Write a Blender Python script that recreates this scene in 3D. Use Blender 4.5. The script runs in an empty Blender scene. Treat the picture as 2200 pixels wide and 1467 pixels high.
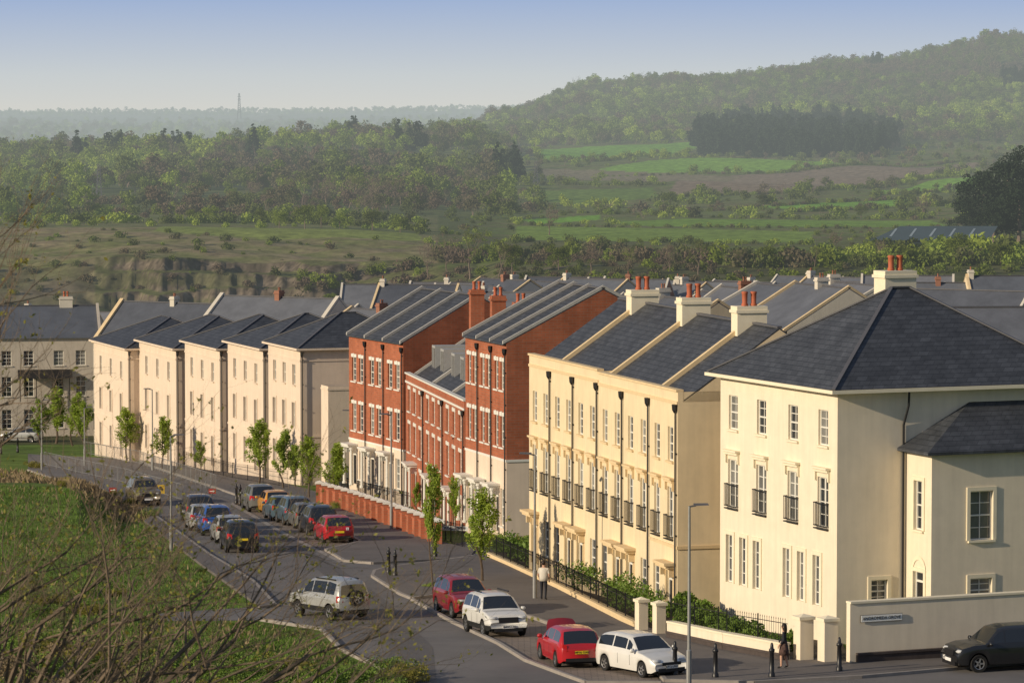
import bpy, bmesh, math, random
import numpy as np
from mathutils import Vector, Matrix, noise
R=random.Random(7)
F=8000.; H=22.; PA=math.atan(498.5/F)
sc=bpy.context.scene; COL=sc.collection
# ------------------------------------------------------------ pixel helpers (image coordinates turned into world positions along camera rays)
def pixel_ray(px,py):
    xc=(px-1100)/F; yc=-(py-733.5)/F
    X=xc; Y=math.cos(PA)+yc*math.sin(PA); Z=-math.sin(PA)+yc*math.cos(PA)
    return X/Y,-Z/Y
def at(px,py,Y):
    u,v=pixel_ray(px,py); return Vector((u*Y,Y,H-v*Y))
PXC=[-1500,0,300,700,1000,1100,1270,1500,1850,2200,3800]
UC=np.array([(p-1100)/F for p in PXC])
NEAR={0:20,60:8.5,100:2.9,126:1.0,140:.6,150:.35,160:-.2,170:-.6,190:-1.4,214:-2.5,250:-4.2,270:-5.4,310:-7.8,326:-8.6,360:-10.4}
TAB={y:[z]*11 for y,z in NEAR.items()}
TAB.update({
450:[-13,-13,-13,-12,-9,-9,-8,-8,-8,-8,-8],
600:[-14,-14,-14,-12.5,-7,-4,-3,-3,-2.5,-2,-2],
626:[-12,-12,-12.5,-10.5,-6,-4,-3.4,-3.2,-3,-2.5,-2],
648:[-7,-6,-3.4,-4.4,-4.6,-3.8,-3.4,-3.2,-3,-3,-2],
720:[-1,-1,-1,-1.6,-3,-3.7,-3.7,-3.7,-3.7,-3.5,-3],
900:[-3,-3,-3,-3.2,-4,-4.4,-4.4,-4.4,-4.4,-4.2,-4],
1100:[-3,-3,-3,-2.5,-3,-3.4,-3.4,-3.4,-3.4,-3.2,-3],
1300:[-2,-2,-1,0,-1,-2,-2.4,-2.4,-2.4,-2.2,-2],
1500:[0,0,2,7,6,1,0,-.5,-.5,0,2],
1650:[0,0,2,8,7,2.5,2,1.5,1.5,2,4],
1900:[-4,-4,-2,2,4,4.6,5,5.4,5.4,7,10],
2200:[-14,-14,-12,-5,2,8,13,15,18,24,30],
2600:[-18,-18,-16,-9,7,19,34,39.5,52,68,80],
2850:[-18,-18,-16,-10,0,10,30,38,50,66,80],
3500:[-24,-24,-24,-22,-20,-15,0,5,10,20,30],
6000:[-8,-8,-8,-6,-2,0,0,0,0,0,0],
9000:[10,10,12,14,20,22,20,20,20,20,20],
12000:[6]*11})
YR=np.array(sorted(TAB)); TZ=np.array([TAB[y] for y in YR],float)
def ridged(x,seed,oct=5,f=.12):
    s=0.;a=1.
    for k in range(oct): s=s+a*(1-2*np.abs(np.sin(x*f+seed*1.7+k*2.1+.6*np.sin(x*f*.37+k))));a*=.55;f*=2.17
    return s
def h0(X,Y):
    X=np.asarray(X,float);Y=np.maximum(np.asarray(Y,float),1.0)
    u=np.clip(X/Y,UC[0],UC[-1]); i=np.clip(np.searchsorted(YR,Y,side='right')-1,0,len(YR)-2)
    t=np.clip((Y-YR[i])/(YR[i+1]-YR[i]),0,1)
    uu=X/Y
    q=((YR[i]==626)&(uu<-.01))
    fr=ridged(X,1,8,.13)*.085;w=np.clip((-.018-uu)/.03,0,1)*np.clip((uu+.118)/.012,0,1)*.92
    tc=np.clip((t-.22+fr)/.12,0,1)*.42+np.clip((t-.5+fr*.9+.09*np.sin(X/9))/.1,0,1)*.33+np.clip((t-.8+fr+.06*np.sin(X/5+1))/.12,0,1)*.25
    t=np.where(q,t*(1-w)+tc*w,t)
    j=np.clip(np.searchsorted(UC,u,side='right')-1,0,len(UC)-2); s=np.clip((u-UC[j])/(UC[j+1]-UC[j]),0,1); s=s*s*(3-2*s)
    z=(TZ[i,j]*(1-s)+TZ[i,j+1]*s)*(1-t)+(TZ[i+1,j]*(1-s)+TZ[i+1,j+1]*s)*t
    b=np.clip((-.105-uu)/.012,0,1); w2=np.clip(np.sin((Y-204)/62*math.pi),0,1)*((Y>204)&(Y<266))
    z=z+1.5*b*w2
    a=np.clip((Y-700)/500,0,1)*np.clip(Y/1800,.4,2.5)
    z=z+a*(1.3*np.sin(X/37.+Y/61.)+1.0*np.sin(X/83.-Y/47.+1.3)+.6*np.sin(X/17.+Y/29.))
    a2=((Y>590)&(Y<720)&(uu<-.01))*np.clip((Y-590)/20,0,1)*np.clip((720-Y)/30,0,1)
    z=z+a2*(.25*np.sin(X/6.1+Y/4.3)+.2*np.sin(X/2.7-Y/2.9)+.4*np.sin(X/19.+1))
    return z
def zs(X,Y): return float(h0(X,Y))
def G(px,py,off=0.):
    u,v=pixel_ray(px,py); Y=60.
    while Y<11000:
        st=.5 if Y<420 else Y*.002
        if H-v*Y<zs(u*Y,Y): break
        Y+=st
    a,b=Y-st,Y
    for _ in range(18):
        m=(a+b)/2
        if H-v*m<zs(u*m,m): b=m
        else: a=m
    return Vector((u*b,b,zs(u*b,b)+off))
# ------------------------------------------------------------ materials
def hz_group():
    g=bpy.data.node_groups.new('painted_haze','ShaderNodeTree')  # haze painted into the surfaces: pale emission mixed in, growing with distance from origin
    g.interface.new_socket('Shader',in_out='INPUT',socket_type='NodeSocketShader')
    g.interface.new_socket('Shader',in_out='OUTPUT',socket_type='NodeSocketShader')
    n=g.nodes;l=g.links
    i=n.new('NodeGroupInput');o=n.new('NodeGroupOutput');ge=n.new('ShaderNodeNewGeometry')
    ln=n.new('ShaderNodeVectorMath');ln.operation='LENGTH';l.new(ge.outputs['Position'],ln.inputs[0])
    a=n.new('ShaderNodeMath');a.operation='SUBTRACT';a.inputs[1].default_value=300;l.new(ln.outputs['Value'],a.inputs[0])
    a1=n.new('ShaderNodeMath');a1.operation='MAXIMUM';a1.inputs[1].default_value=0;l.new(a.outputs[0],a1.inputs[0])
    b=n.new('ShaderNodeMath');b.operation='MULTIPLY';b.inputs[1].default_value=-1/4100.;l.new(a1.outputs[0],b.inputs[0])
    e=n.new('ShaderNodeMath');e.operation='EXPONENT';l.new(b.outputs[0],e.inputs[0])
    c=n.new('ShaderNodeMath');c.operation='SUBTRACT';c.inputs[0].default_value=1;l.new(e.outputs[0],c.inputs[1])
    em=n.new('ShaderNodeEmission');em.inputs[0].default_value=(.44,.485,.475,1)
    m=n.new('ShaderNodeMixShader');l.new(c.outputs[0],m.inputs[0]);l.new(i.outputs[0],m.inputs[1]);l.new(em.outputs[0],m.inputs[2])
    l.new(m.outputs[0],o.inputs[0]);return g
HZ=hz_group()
def mat(name,c,rough=.8,ns=1.,var=.2,haze=False,spec=.3,metal=0,bump=0,brick=None,attr=None,rnd=None,coat=0,trans=0,locn=False,streak=0):
    m=bpy.data.materials.new(name);m.use_nodes=True;n=m.node_tree.nodes;l=m.node_tree.links
    p=n['Principled BSDF'];out=n['Material Output'];p.inputs['Roughness'].default_value=rough
    p.inputs['Specular IOR Level'].default_value=spec;p.inputs['Metallic'].default_value=metal;p.inputs['Coat Weight'].default_value=coat
    tc=n.new('ShaderNodeTexCoord');nz=n.new('ShaderNodeTexNoise');nz.inputs['Scale'].default_value=ns;nz.inputs['Detail'].default_value=7;nz.inputs['Roughness'].default_value=.65
    l.new(tc.outputs['Object'],nz.inputs['Vector'])
    mr=n.new('ShaderNodeMapRange');mr.inputs[1].default_value=.3;mr.inputs[2].default_value=.7;mr.inputs[3].default_value=1-var;mr.inputs[4].default_value=1+var
    l.new(nz.outputs['Fac'],mr.inputs[0]);fac=mr.outputs[0]
    if streak:
        mp=n.new('ShaderNodeMapping');mp.inputs['Scale'].default_value=(2.2,2.2,.18);l.new(tc.outputs['Object'],mp.inputs[0])
        n3=n.new('ShaderNodeTexNoise');n3.inputs['Scale'].default_value=1.6;n3.inputs['Detail'].default_value=5;l.new(mp.outputs[0],n3.inputs['Vector'])
        m3=n.new('ShaderNodeMapRange');m3.inputs[1].default_value=.35;m3.inputs[2].default_value=.7;m3.inputs[3].default_value=1;m3.inputs[4].default_value=1-streak;l.new(n3.outputs['Fac'],m3.inputs[0])
        mu=n.new('ShaderNodeMath');mu.operation='MULTIPLY';l.new(fac,mu.inputs[0]);l.new(m3.outputs[0],mu.inputs[1]);fac=mu.outputs[0]
    mx=n.new('ShaderNodeVectorMath');mx.operation='SCALE';l.new(fac,mx.inputs['Scale'])
    src=None
    if attr:
        at_=n.new('ShaderNodeAttribute');at_.attribute_name=attr;src=at_.outputs['Color']
    elif rnd:
        oi=n.new('ShaderNodeObjectInfo');cr=n.new('ShaderNodeValToRGB');e=cr.color_ramp.elements
        e[0].position=rnd[0][0];e[0].color=(*rnd[0][1],1);e[1].position=rnd[-1][0];e[1].color=(*rnd[-1][1],1)
        for q in rnd[1:-1]: k=e.new(q[0]);k.color=(*q[1],1)
        if locn:
            n2=n.new('ShaderNodeTexNoise');n2.inputs['Scale'].default_value=.009;n2.inputs['Detail'].default_value=3
            l.new(oi.outputs['Location'],n2.inputs['Vector'])
            a=n.new('ShaderNodeMath');a.operation='MULTIPLY_ADD';a.inputs[1].default_value=2.6;a.inputs[2].default_value=-1.02;l.new(n2.outputs['Fac'],a.inputs[0])
            a2=n.new('ShaderNodeMath');a2.operation='MULTIPLY';a2.inputs[1].default_value=.65;l.new(oi.outputs['Random'],a2.inputs[0])
            b=n.new('ShaderNodeMath');b.operation='ADD';l.new(a.outputs[0],b.inputs[0]);l.new(a2.outputs[0],b.inputs[1]);l.new(b.outputs[0],cr.inputs[0])
        else: l.new(oi.outputs['Random'],cr.inputs[0])
        src=cr.outputs[0]
    elif brick:
        bt=n.new('ShaderNodeTexBrick');bt.inputs['Scale'].default_value=1;bt.inputs['Brick Width'].default_value=brick[0];bt.inputs['Row Height'].default_value=brick[1]
        bt.inputs['Mortar Size'].default_value=brick[2];bt.inputs['Color1'].default_value=(*c,1);bt.inputs['Color2'].default_value=(c[0]*brick[3],c[1]*brick[3],c[2]*brick[3],1)
        bt.inputs['Mortar'].default_value=(*brick[4],1)
        sp=n.new('ShaderNodeSeparateXYZ');l.new(tc.outputs['Object'],sp.inputs[0]);ad=n.new('ShaderNodeMath');l.new(sp.outputs[0],ad.inputs[0]);
        cb=n.new('ShaderNodeCombineXYZ')
        if len(brick)>5: l.new(sp.outputs[0],cb.inputs[0]);l.new(sp.outputs[1],cb.inputs[1])
        else: l.new(sp.outputs[1],ad.inputs[1]);l.new(ad.outputs[0],cb.inputs[0]);l.new(sp.outputs[2],cb.inputs[1])
        l.new(cb.outputs[0],bt.inputs['Vector']);src=bt.outputs['Color']
    if src: l.new(src,mx.inputs[0])
    else: mx.inputs[0].default_value=c
    l.new(mx.outputs[0],p.inputs['Base Color'])
    if bump:
        bp=n.new('ShaderNodeBump');bp.inputs['Strength'].default_value=bump;l.new(nz.outputs['Fac'],bp.inputs['Height']);l.new(bp.outputs[0],p.inputs['Normal'])
    sh=p.outputs[0]
    if trans:
        t=n.new('ShaderNodeBsdfTranslucent');l.new(mx.outputs[0],t.inputs[0]);ms=n.new('ShaderNodeMixShader');ms.inputs[0].default_value=trans
        l.new(sh,ms.inputs[1]);l.new(t.outputs[0],ms.inputs[2]);sh=ms.outputs[0]
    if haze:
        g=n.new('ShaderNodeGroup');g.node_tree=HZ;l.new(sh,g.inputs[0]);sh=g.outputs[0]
    l.new(sh,out.inputs['Surface']);return m
M={}
M['creamA']=mat('render_cream',(.80,.705,.545),.85,1.2,.05,bump=.03,streak=.08)
M['creamB']=mat('render_sand',(.78,.64,.42),.85,.9,.07,bump=.03,streak=.1)
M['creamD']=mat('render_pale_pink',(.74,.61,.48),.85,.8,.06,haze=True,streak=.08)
M['stoneB']=mat('stone_trim',(.70,.54,.32),.8,2,.08)
M['trimA']=mat('cream_trim',(.80,.72,.54),.7,2,.05)
M['white']=mat('white_paint',(.74,.72,.65),.5,3,.04)
M['coping']=mat('lead_grey_coping',(.46,.44,.40),.6,3,.1)
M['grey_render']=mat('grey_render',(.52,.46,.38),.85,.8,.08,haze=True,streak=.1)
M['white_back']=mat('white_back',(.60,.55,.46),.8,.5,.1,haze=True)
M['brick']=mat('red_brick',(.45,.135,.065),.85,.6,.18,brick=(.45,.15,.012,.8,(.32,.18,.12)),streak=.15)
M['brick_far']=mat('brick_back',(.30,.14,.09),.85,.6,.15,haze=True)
SL=(.072,.078,.09)
M['slate']=mat('slate',SL,.55,.8,.25,spec=.35,brick=(.5,.17,.012,.72,(.03,.034,.04)),streak=.25)
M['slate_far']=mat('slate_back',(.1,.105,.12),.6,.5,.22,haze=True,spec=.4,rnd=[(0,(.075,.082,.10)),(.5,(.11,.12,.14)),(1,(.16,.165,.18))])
M['lead']=mat('lead_ridge',(.10,.10,.11),.5,2,.1)
M['dark_brick']=mat('dark_plinth_brick',(.075,.06,.055),.8,3,.2)
M['black']=mat('black_iron',(.015,.015,.017),.4,2,.1,spec=.5)
M['pot']=mat('terracotta',(.42,.12,.06),.7,3,.12)
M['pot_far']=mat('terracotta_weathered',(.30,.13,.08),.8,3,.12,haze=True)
M['asphalt']=mat('asphalt',(.155,.145,.138),.85,.22,.22,bump=.02)
M['asphalt_patch']=mat('asphalt_patch',(.12,.112,.107),.85,.8,.12)
M['pave']=mat('footway',(.145,.13,.12),.85,.5,.15)
M['setts']=mat('block_paving',(.25,.205,.17),.85,.7,.12,brick=(.5,.25,.02,.8,(.12,.10,.09),1))
M['kerb']=mat('kerb_stone',(.30,.27,.24),.8,2,.15)
M['soil']=mat('planting_soil',(.07,.055,.035),.95,1.5,.3)
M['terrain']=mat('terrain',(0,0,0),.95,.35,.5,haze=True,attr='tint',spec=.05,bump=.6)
M['bark']=mat('bark',(.12,.09,.065),.9,4,.25)
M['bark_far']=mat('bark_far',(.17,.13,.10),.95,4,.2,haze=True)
M['twig']=mat('twig',(.15,.112,.078),.85,20,.35)
M['leaf_street']=mat('leaf_street',(.32,.42,.06),.6,.9,.3,trans=.4)
M['grass_blade']=mat('grass_blade',(.13,.215,.035),.7,.3,.4,trans=.3)
M['leaf_hedge']=mat('leaf_hedge',(.14,.22,.035),.6,2,.35,trans=.2)
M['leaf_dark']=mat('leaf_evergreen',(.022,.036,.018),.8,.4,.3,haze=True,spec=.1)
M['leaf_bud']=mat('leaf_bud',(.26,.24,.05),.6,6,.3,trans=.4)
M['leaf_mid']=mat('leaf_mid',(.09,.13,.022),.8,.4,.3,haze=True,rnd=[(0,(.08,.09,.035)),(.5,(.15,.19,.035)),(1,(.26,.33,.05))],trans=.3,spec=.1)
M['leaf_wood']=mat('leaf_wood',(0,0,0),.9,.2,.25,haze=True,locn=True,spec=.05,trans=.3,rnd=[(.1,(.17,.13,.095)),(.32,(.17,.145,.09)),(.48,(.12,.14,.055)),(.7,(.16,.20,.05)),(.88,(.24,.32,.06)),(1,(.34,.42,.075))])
M['dry']=mat('dry_grass',(.27,.205,.12),.9,1,.3,trans=.2)
M['skin']=mat('skin',(.55,.33,.23),.6,3,.03)
M['hair']=mat('hair',(.025,.016,.012),.6,8,.2)
M['cloth_white']=mat('cloth_white',(.62,.58,.5),.85,5,.06)
M['cloth_dark']=mat('cloth_dark',(.02,.022,.03),.85,5,.1)
M['cloth_skirt']=mat('cloth_skirt',(.10,.06,.05),.85,14,.8)
M['tyre']=mat('tyre',(.018,.018,.018),.8,5,.1)
M['rim']=mat('alloy',(.5,.5,.5),.3,4,.05,metal=.8)
M['red_lamp']=mat('tail_lamp',(.45,.01,.01),.2,4,.05,spec=.6)
M['head_lamp']=mat('head_lamp',(.55,.56,.56),.1,4,.05,spec=.8)
M['plate_y']=mat('plate_yellow',(.80,.58,.03),.4,4,.02)
M['plate_w']=mat('plate_white',(.8,.8,.78),.4,4,.02)
M['sign_w']=mat('sign_white',(.85,.85,.80),.6,4,.03)
M['sign_r']=mat('sign_red',(.33,.05,.04),.7,4,.03)
M['sign_y']=mat('sign_yellow',(.6,.4,.03),.6,4,.03)
M['galv']=mat('galvanised',(.30,.30,.29),.5,4,.1,metal=.4)
M['frame_grey']=mat('dormer_grey',(.36,.36,.35),.6,4,.1)
M['barn']=mat('barn_sheet',(.022,.035,.036),.7,.3,.1,haze=True)
M['barn_roof']=mat('barn_roof_sheet',(.055,.08,.09),.6,.3,.1,haze=True)
M['barn_light']=mat('rooflight',(.24,.29,.31),.4,.3,.1,haze=True)
M['lm']=mat('mast_steel',(.10,.10,.11),.6,1,.1,haze=True)
def glassm(name,a,b):
    m=mat(name,a,.06,.7,.25,spec=.9,rnd=[(0,a),(.6,a),(.75,b),(1,b)]);return m
M['glass']=glassm('window_glass',(.02,.026,.035),(.20,.20,.19))
M['carglass']=mat('car_glass',(.012,.015,.018),.04,1,.1,spec=1.0)
# ------------------------------------------------------------ mesh builder
def tag(ob,label=None,cat=None,group=None,kind=None):
    if label: ob['label']=label
    if cat: ob['category']=cat
    if group: ob['group']=group
    if kind: ob['kind']=kind
    return ob
def link(ob,parent=None):
    COL.objects.link(ob)
    if parent: ob.parent=parent
    return ob
def empty(name,loc,rz=0,**k):
    e=bpy.data.objects.new(name,None);e.location=loc;e.rotation_euler=(0,0,rz);e.empty_display_size=.3;link(e);return tag(e,**k)
class MB:
    def __init__(s): s.v=[];s.f=[];s.m=[]
    def add(s,vs,fs,m=0):
        o=len(s.v);s.v+=[tuple(p) for p in vs];s.f+=[tuple(o+i for i in f) for f in fs];s.m+=[m]*len(fs)
    def quad(s,a,b,c,d,m=0): s.add([a,b,c,d],[(0,1,2,3)],m)
    def box(s,x0,x1,y0,y1,z0,z1,m=0):
        s.add([(x0,y0,z0),(x1,y0,z0),(x1,y1,z0),(x0,y1,z0),(x0,y0,z1),(x1,y0,z1),(x1,y1,z1),(x0,y1,z1)],
        [(0,3,2,1),(4,5,6,7),(0,1,5,4),(1,2,6,5),(2,3,7,6),(3,0,4,7)],m)
    def beam(s,p,q,w,h,m=0):
        p=Vector(p);q=Vector(q);d=(q-p).normalized();sd=d.cross(Vector((0,0,1)));sd=sd.normalized()*w/2 if sd.length>1e-3 else Vector((w/2,0,0))
        up=sd.cross(d).normalized()*h
        a=[p-sd,p+sd,p+sd+up,p-sd+up];b=[x+(q-p) for x in a]
        s.add(a+b,[(0,1,2,3),(7,6,5,4),(0,4,5,1),(1,5,6,2),(2,6,7,3),(3,7,4,0)],m)
    def tube(s,p,q,r0,r1,n=6,m=0):
        p=Vector(p);q=Vector(q);d=(q-p)
        if d.length<1e-6:return
        d.normalize();a=d.orthogonal().normalized();b=d.cross(a);vs=[]
        for c,r in((p,r0),(q,r1)):
            for i in range(n):
                t=2*math.pi*i/n;vs.append(c+a*math.cos(t)*r+b*math.sin(t)*r)
        fs=[(i,(i+1)%n,n+(i+1)%n,n+i) for i in range(n)]
        if n>3: fs+=[tuple(range(n-1,-1,-1)),tuple(range(n,2*n))]
        s.add(vs,fs,m)
    def loft(s,rings,n=12,m=0,cap=True):
        vs=[]
        for (cx,cy,z,rx,ry) in rings:
            for i in range(n): t=2*math.pi*i/n;vs.append((cx+rx*math.cos(t),cy+ry*math.sin(t),z))
        fs=[(k*n+i,k*n+(i+1)%n,(k+1)*n+(i+1)%n,(k+1)*n+i) for k in range(len(rings)-1) for i in range(n)]
        if cap: fs+=[tuple(range(n-1,-1,-1)),tuple((len(rings)-1)*n+i for i in range(n))]
        s.add(vs,fs,m)
    def mesh(s,name,mats,smooth=False):
        me=bpy.data.meshes.new(name);me.from_pydata(s.v,[],s.f)
        for x in mats: me.materials.append(M[x] if isinstance(x,str) else x)
        me.polygons.foreach_set('material_index',s.m)
        if smooth: me.polygons.foreach_set('use_smooth',[True]*len(s.f))
        me.update();return me
    def obj(s,name,mats,parent=None,loc=(0,0,0),smooth=False,**k):
        return inst(s.mesh(name,mats,smooth),name,parent,loc,**k)
def inst(me,name,parent=None,loc=(0,0,0),rz=0,**k):
    o=bpy.data.objects.new(name,me);o.location=loc;o.rotation_euler=(0,0,rz);link(o,parent);return tag(o,**k)
# ------------------------------------------------------------ leaves
def leafcloud(name,n,blobs,size,seed,mt,flat=.0):
    r=np.random.RandomState(seed);B=np.array(blobs,float);w=B[:,3]**2;w/=w.sum()
    k=r.choice(len(B),n,p=w);d=r.normal(size=(n,3));d/=np.linalg.norm(d,axis=1)[:,None]
    sc_=B[k,4:7] if B.shape[1]>4 else np.ones((n,3))
    c=B[k,:3]+d*sc_*(B[k,3]*(.45+.6*r.rand(n)**.6))[:,None]
    a=r.normal(size=(n,3));a/=np.linalg.norm(a,axis=1)[:,None];b=np.cross(a,r.normal(size=(n,3)));b/=np.linalg.norm(b,axis=1)[:,None]
    s=size*(.5+.9*r.rand(n))[:,None]
    v=np.stack([c-a*s,c-b*s*.55,c+a*s,c+b*s*.55],1).reshape(-1,3)
    me=bpy.data.meshes.new(name);me.vertices.add(4*n);me.vertices.foreach_set('co',v.ravel())
    me.loops.add(4*n);me.loops.foreach_set('vertex_index',np.arange(4*n));me.polygons.add(n)
    me.polygons.foreach_set('loop_start',np.arange(0,4*n,4));me.polygons.foreach_set('loop_total',np.full(n,4))
    me.materials.append(M[mt]);me.update(calc_edges=True);me.validate();return me
def crown_blobs(seed,cz=.6,rx=.3,rz=.36,n=16,br=.15):
    r=random.Random(seed);o=[]
    for i in range(n):
        while 1:
            x,y,z=[r.uniform(-1,1) for _ in range(3)]
            if x*x+y*y+z*z<1:break
        o.append((x*rx,y*rx,cz+z*rz,br*r.uniform(.6,1.25),1,1,.8))
    return o
def grow(mb,p,d,L,r,lev,rng,up=.25,spread=.6,n=5,tips=None,kids=(2,3),m=0):
    q=p
    for k in range(3):
        d=(d+Vector((rng.gauss(0,.13),rng.gauss(0,.13),rng.gauss(0,.1)+up*.12))).normalized()
        q2=q+d*L/3;r2=r*.86;mb.tube(q,q2,r,r2,n,m);q,r=q2,r2
        if tips is not None and lev<=1: tips.append(q.copy())
        if lev>0 and k<2 and rng.random()<.55:
            s=(d+Vector((rng.gauss(0,spread),rng.gauss(0,spread),rng.gauss(0,spread*.6)+up))).normalized()
            grow(mb,q,s,L*.6,r*.55,lev-1,rng,up,spread,max(3,n-1),tips,kids,m)
    if lev>0:
        for _ in range(rng.randint(*kids)):
            s=(d+Vector((rng.gauss(0,spread),rng.gauss(0,spread),rng.gauss(0,spread*.7)+up))).normalized()
            grow(mb,q,s,L*.74,r*.72,lev-1,rng,up,spread,max(3,n-1),tips,kids,m)
# ------------------------------------------------------------ TERRAIN
def inpoly(X,Y,P):
    ins=np.zeros(X.shape,bool);n=len(P)
    for i in range(n):
        x1,y1=P[i];x2,y2=P[(i+1)%n]
        c=((y1>Y)!=(y2>Y))&(X<(x2-x1)*(Y-y1)/((y2-y1) if abs(y2-y1)>1e-9 else 1e-9)+x1);ins^=c
    return ins
FG=(.16,.32,.035)
FIELDS=[([(1160,345),(1160,322),(1480,305),(1500,318),(1300,342)],FG),
([(1290,364),(1400,345),(1790,345),(1810,352),(1650,370),(1300,374)],(.18,.33,.04)),
([(1480,387),(1810,358),(2100,348),(2095,364),(1750,407),(1430,420)],(.22,.17,.12)),
([(1160,362),(1290,366),(1470,374),(1600,380),(1420,394),(1170,385)],(.19,.165,.10)),
([(1620,444),(1950,428),(1960,442),(1750,454)],FG),
([(1870,412),(2000,388),(2110,378),(2110,404),(1900,418)],(.18,.34,.035)),
([(1110,516),(1110,486),(1500,492),(1750,498),(1740,522),(1300,518)],(.17,.25,.045)),
([(1300,478),(1480,470),(2000,474),(2050,488),(1400,487)],(.15,.25,.035)),
([(1100,540),(1300,530),(1750,530),(1900,545),(1500,552),(1100,556)],(.12,.15,.04)),
([(1160,410),(1400,404),(1420,425),(1250,440),(1150,432)],(.13,.20,.04)),
([(560,352),(760,340),(800,352),(620,366)],(.17,.27,.04)),([(40,395),(200,388),(230,402),(60,410)],(.18,.28,.04)),
([(350,486),(900,502),(905,518),(600,516),(330,498)],(.20,.24,.06)),
([(1120,472),(1290,462),(1290,472),(1150,482)],FG)]
FPOL=[([tuple(G(*p)[:2]) for p in P],c) for P,c in FIELDS]
def build_terrain():
    Yr=list(np.arange(-40,100,10))+list(np.arange(100,360,2))+list(np.arange(360,600,6))+list(np.arange(600,624,3.))+list(np.arange(624,652,.4))+list(np.arange(652,760,2.))
    y=760.
    while y<3000: Yr.append(y);y*=1.0055
    while y<12500: Yr.append(y);y*=1.04
    Yr=np.array(Yr,float)
    px=np.concatenate([[-9000,-6000,-4000,-2500,-1500,-900,-600],np.arange(-400,2600,6),[2800,3200,4000,6000,8000,11000]]);U=(px-1100)/F
    YY,UU=np.meshgrid(Yr,U,indexing='ij');W=np.where(YY<160,160.,YY)
    XX=UU*W
    ZZ=h0(XX,np.maximum(YY,1.))
    ZZ=np.where(YY<0,20-0*YY,ZZ)
    nr,nc=YY.shape;v=np.stack([XX,YY,ZZ],2).reshape(-1,3)
    i=np.arange(nr-1)[:,None]*nc+np.arange(nc-1)[None,:];f=np.stack([i,i+1,i+nc+1,i+nc],2).reshape(-1,4)
    n=len(f);me=bpy.data.meshes.new('ground');me.vertices.add(len(v));me.vertices.foreach_set('co',v.ravel())
    me.loops.add(4*n);me.loops.foreach_set('vertex_index',f.ravel());me.polygons.add(n)
    me.polygons.foreach_set('loop_start',np.arange(0,4*n,4));me.polygons.foreach_set('loop_total',np.full(n,4))
    me.polygons.foreach_set('use_smooth',np.ones(n,bool));me.update(calc_edges=True)
    X=v[:,0];Y=v[:,1];Zv=v[:,2];r=np.random.RandomState(3)
    C=np.tile(np.array([.10,.12,.045]),(len(v),1))
    w1=np.clip(.5+.35*np.sin(X/9+np.sin(Y/7)*2)*np.sin(Y/11+X/23)+.25*np.sin(X/2.3+np.sin(Y/3.1)*2)+.25*(r.rand(len(X))-.5),0,1)
    def setc(mask,c,c2=None):
        cc=np.array(c)[None,:]*np.ones((mask.sum(),1))
        if c2 is not None: t=w1[mask][:,None];cc=cc*(1-t)+np.array(c2)[None,:]*t
        C[mask]=cc
    setc(Y<360,(.10,.16,.028),(.13,.18,.045))
    setc((Y>=360)&(Y<600),(.07,.08,.03),(.10,.10,.05))
    u=X/np.maximum(Y,1)
    q=(Y>=600)&(Y<627);setc(q,(.10,.105,.05),(.15,.125,.085))
    q=(Y>=626)&(Y<=649)&(u<-.02);setc(q,(.155,.125,.095),(.10,.085,.06))
    pat=np.clip(.5+.35*np.sin(X*2.9+3*np.sin(Zv*1.7)+np.sin(X*.31)*3)*np.sin(Zv*2.9+X*.45)+.9*(r.rand(len(X))-.5),0,1)
    C[q]=C[q]*(.5+.8*pat[q][:,None])
    zz=v[:,2].reshape(nr,nc);gr=np.zeros_like(zz);gr[1:-1]=(zz[2:]-zz[:-2])/(YY[2:]-YY[:-2]);gr=gr.reshape(-1)
    fl=q&(gr<.35);C[fl]=np.array([.12,.125,.05])*(.7+.6*r.rand(fl.sum())[:,None])
    green=q&(np.sin(X/11+1)+.6*np.sin(X/4.3)+.5*np.sin(Zv*1.5)>.6);C[green]=C[green]*.45+np.array([.09,.10,.042])*.55
    ql=(Y>=604)&(Y<=660)&(u<-.112);setc(ql,(.12,.12,.055),(.15,.125,.085))
    q=(Y>649)&(Y<=735)&(u<-.02);setc(q,(.15,.165,.055),(.25,.20,.12))
    q=(Y>735)&(Y<=900)&(u<-.02);setc(q,(.17,.16,.08),(.12,.15,.05))
    q=(Y>600)&(Y<=760)&(u>=-.02);setc(q,(.11,.14,.04),(.12,.11,.055))
    q=(Y>760)&(Y<=1900)&(u>=-.01);setc(q,(.12,.17,.04),(.14,.13,.06))
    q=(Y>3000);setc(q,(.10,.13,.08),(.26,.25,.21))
    for P,c in FPOL:
        q=inpoly(X,Y,P);C[q]=np.array(c)*(0.88+.24*r.rand(q.sum())[:,None])
    a=me.attributes.new('tint','FLOAT_COLOR','POINT');a.data.foreach_set('color',np.concatenate([C,np.ones((len(C),1))],1).ravel())
    me.materials.append(M['terrain']);inst(me,'ground',kind='structure',label='grassy ground, quarry, fields and wooded hills reaching the horizon')
build_terrain()
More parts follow.
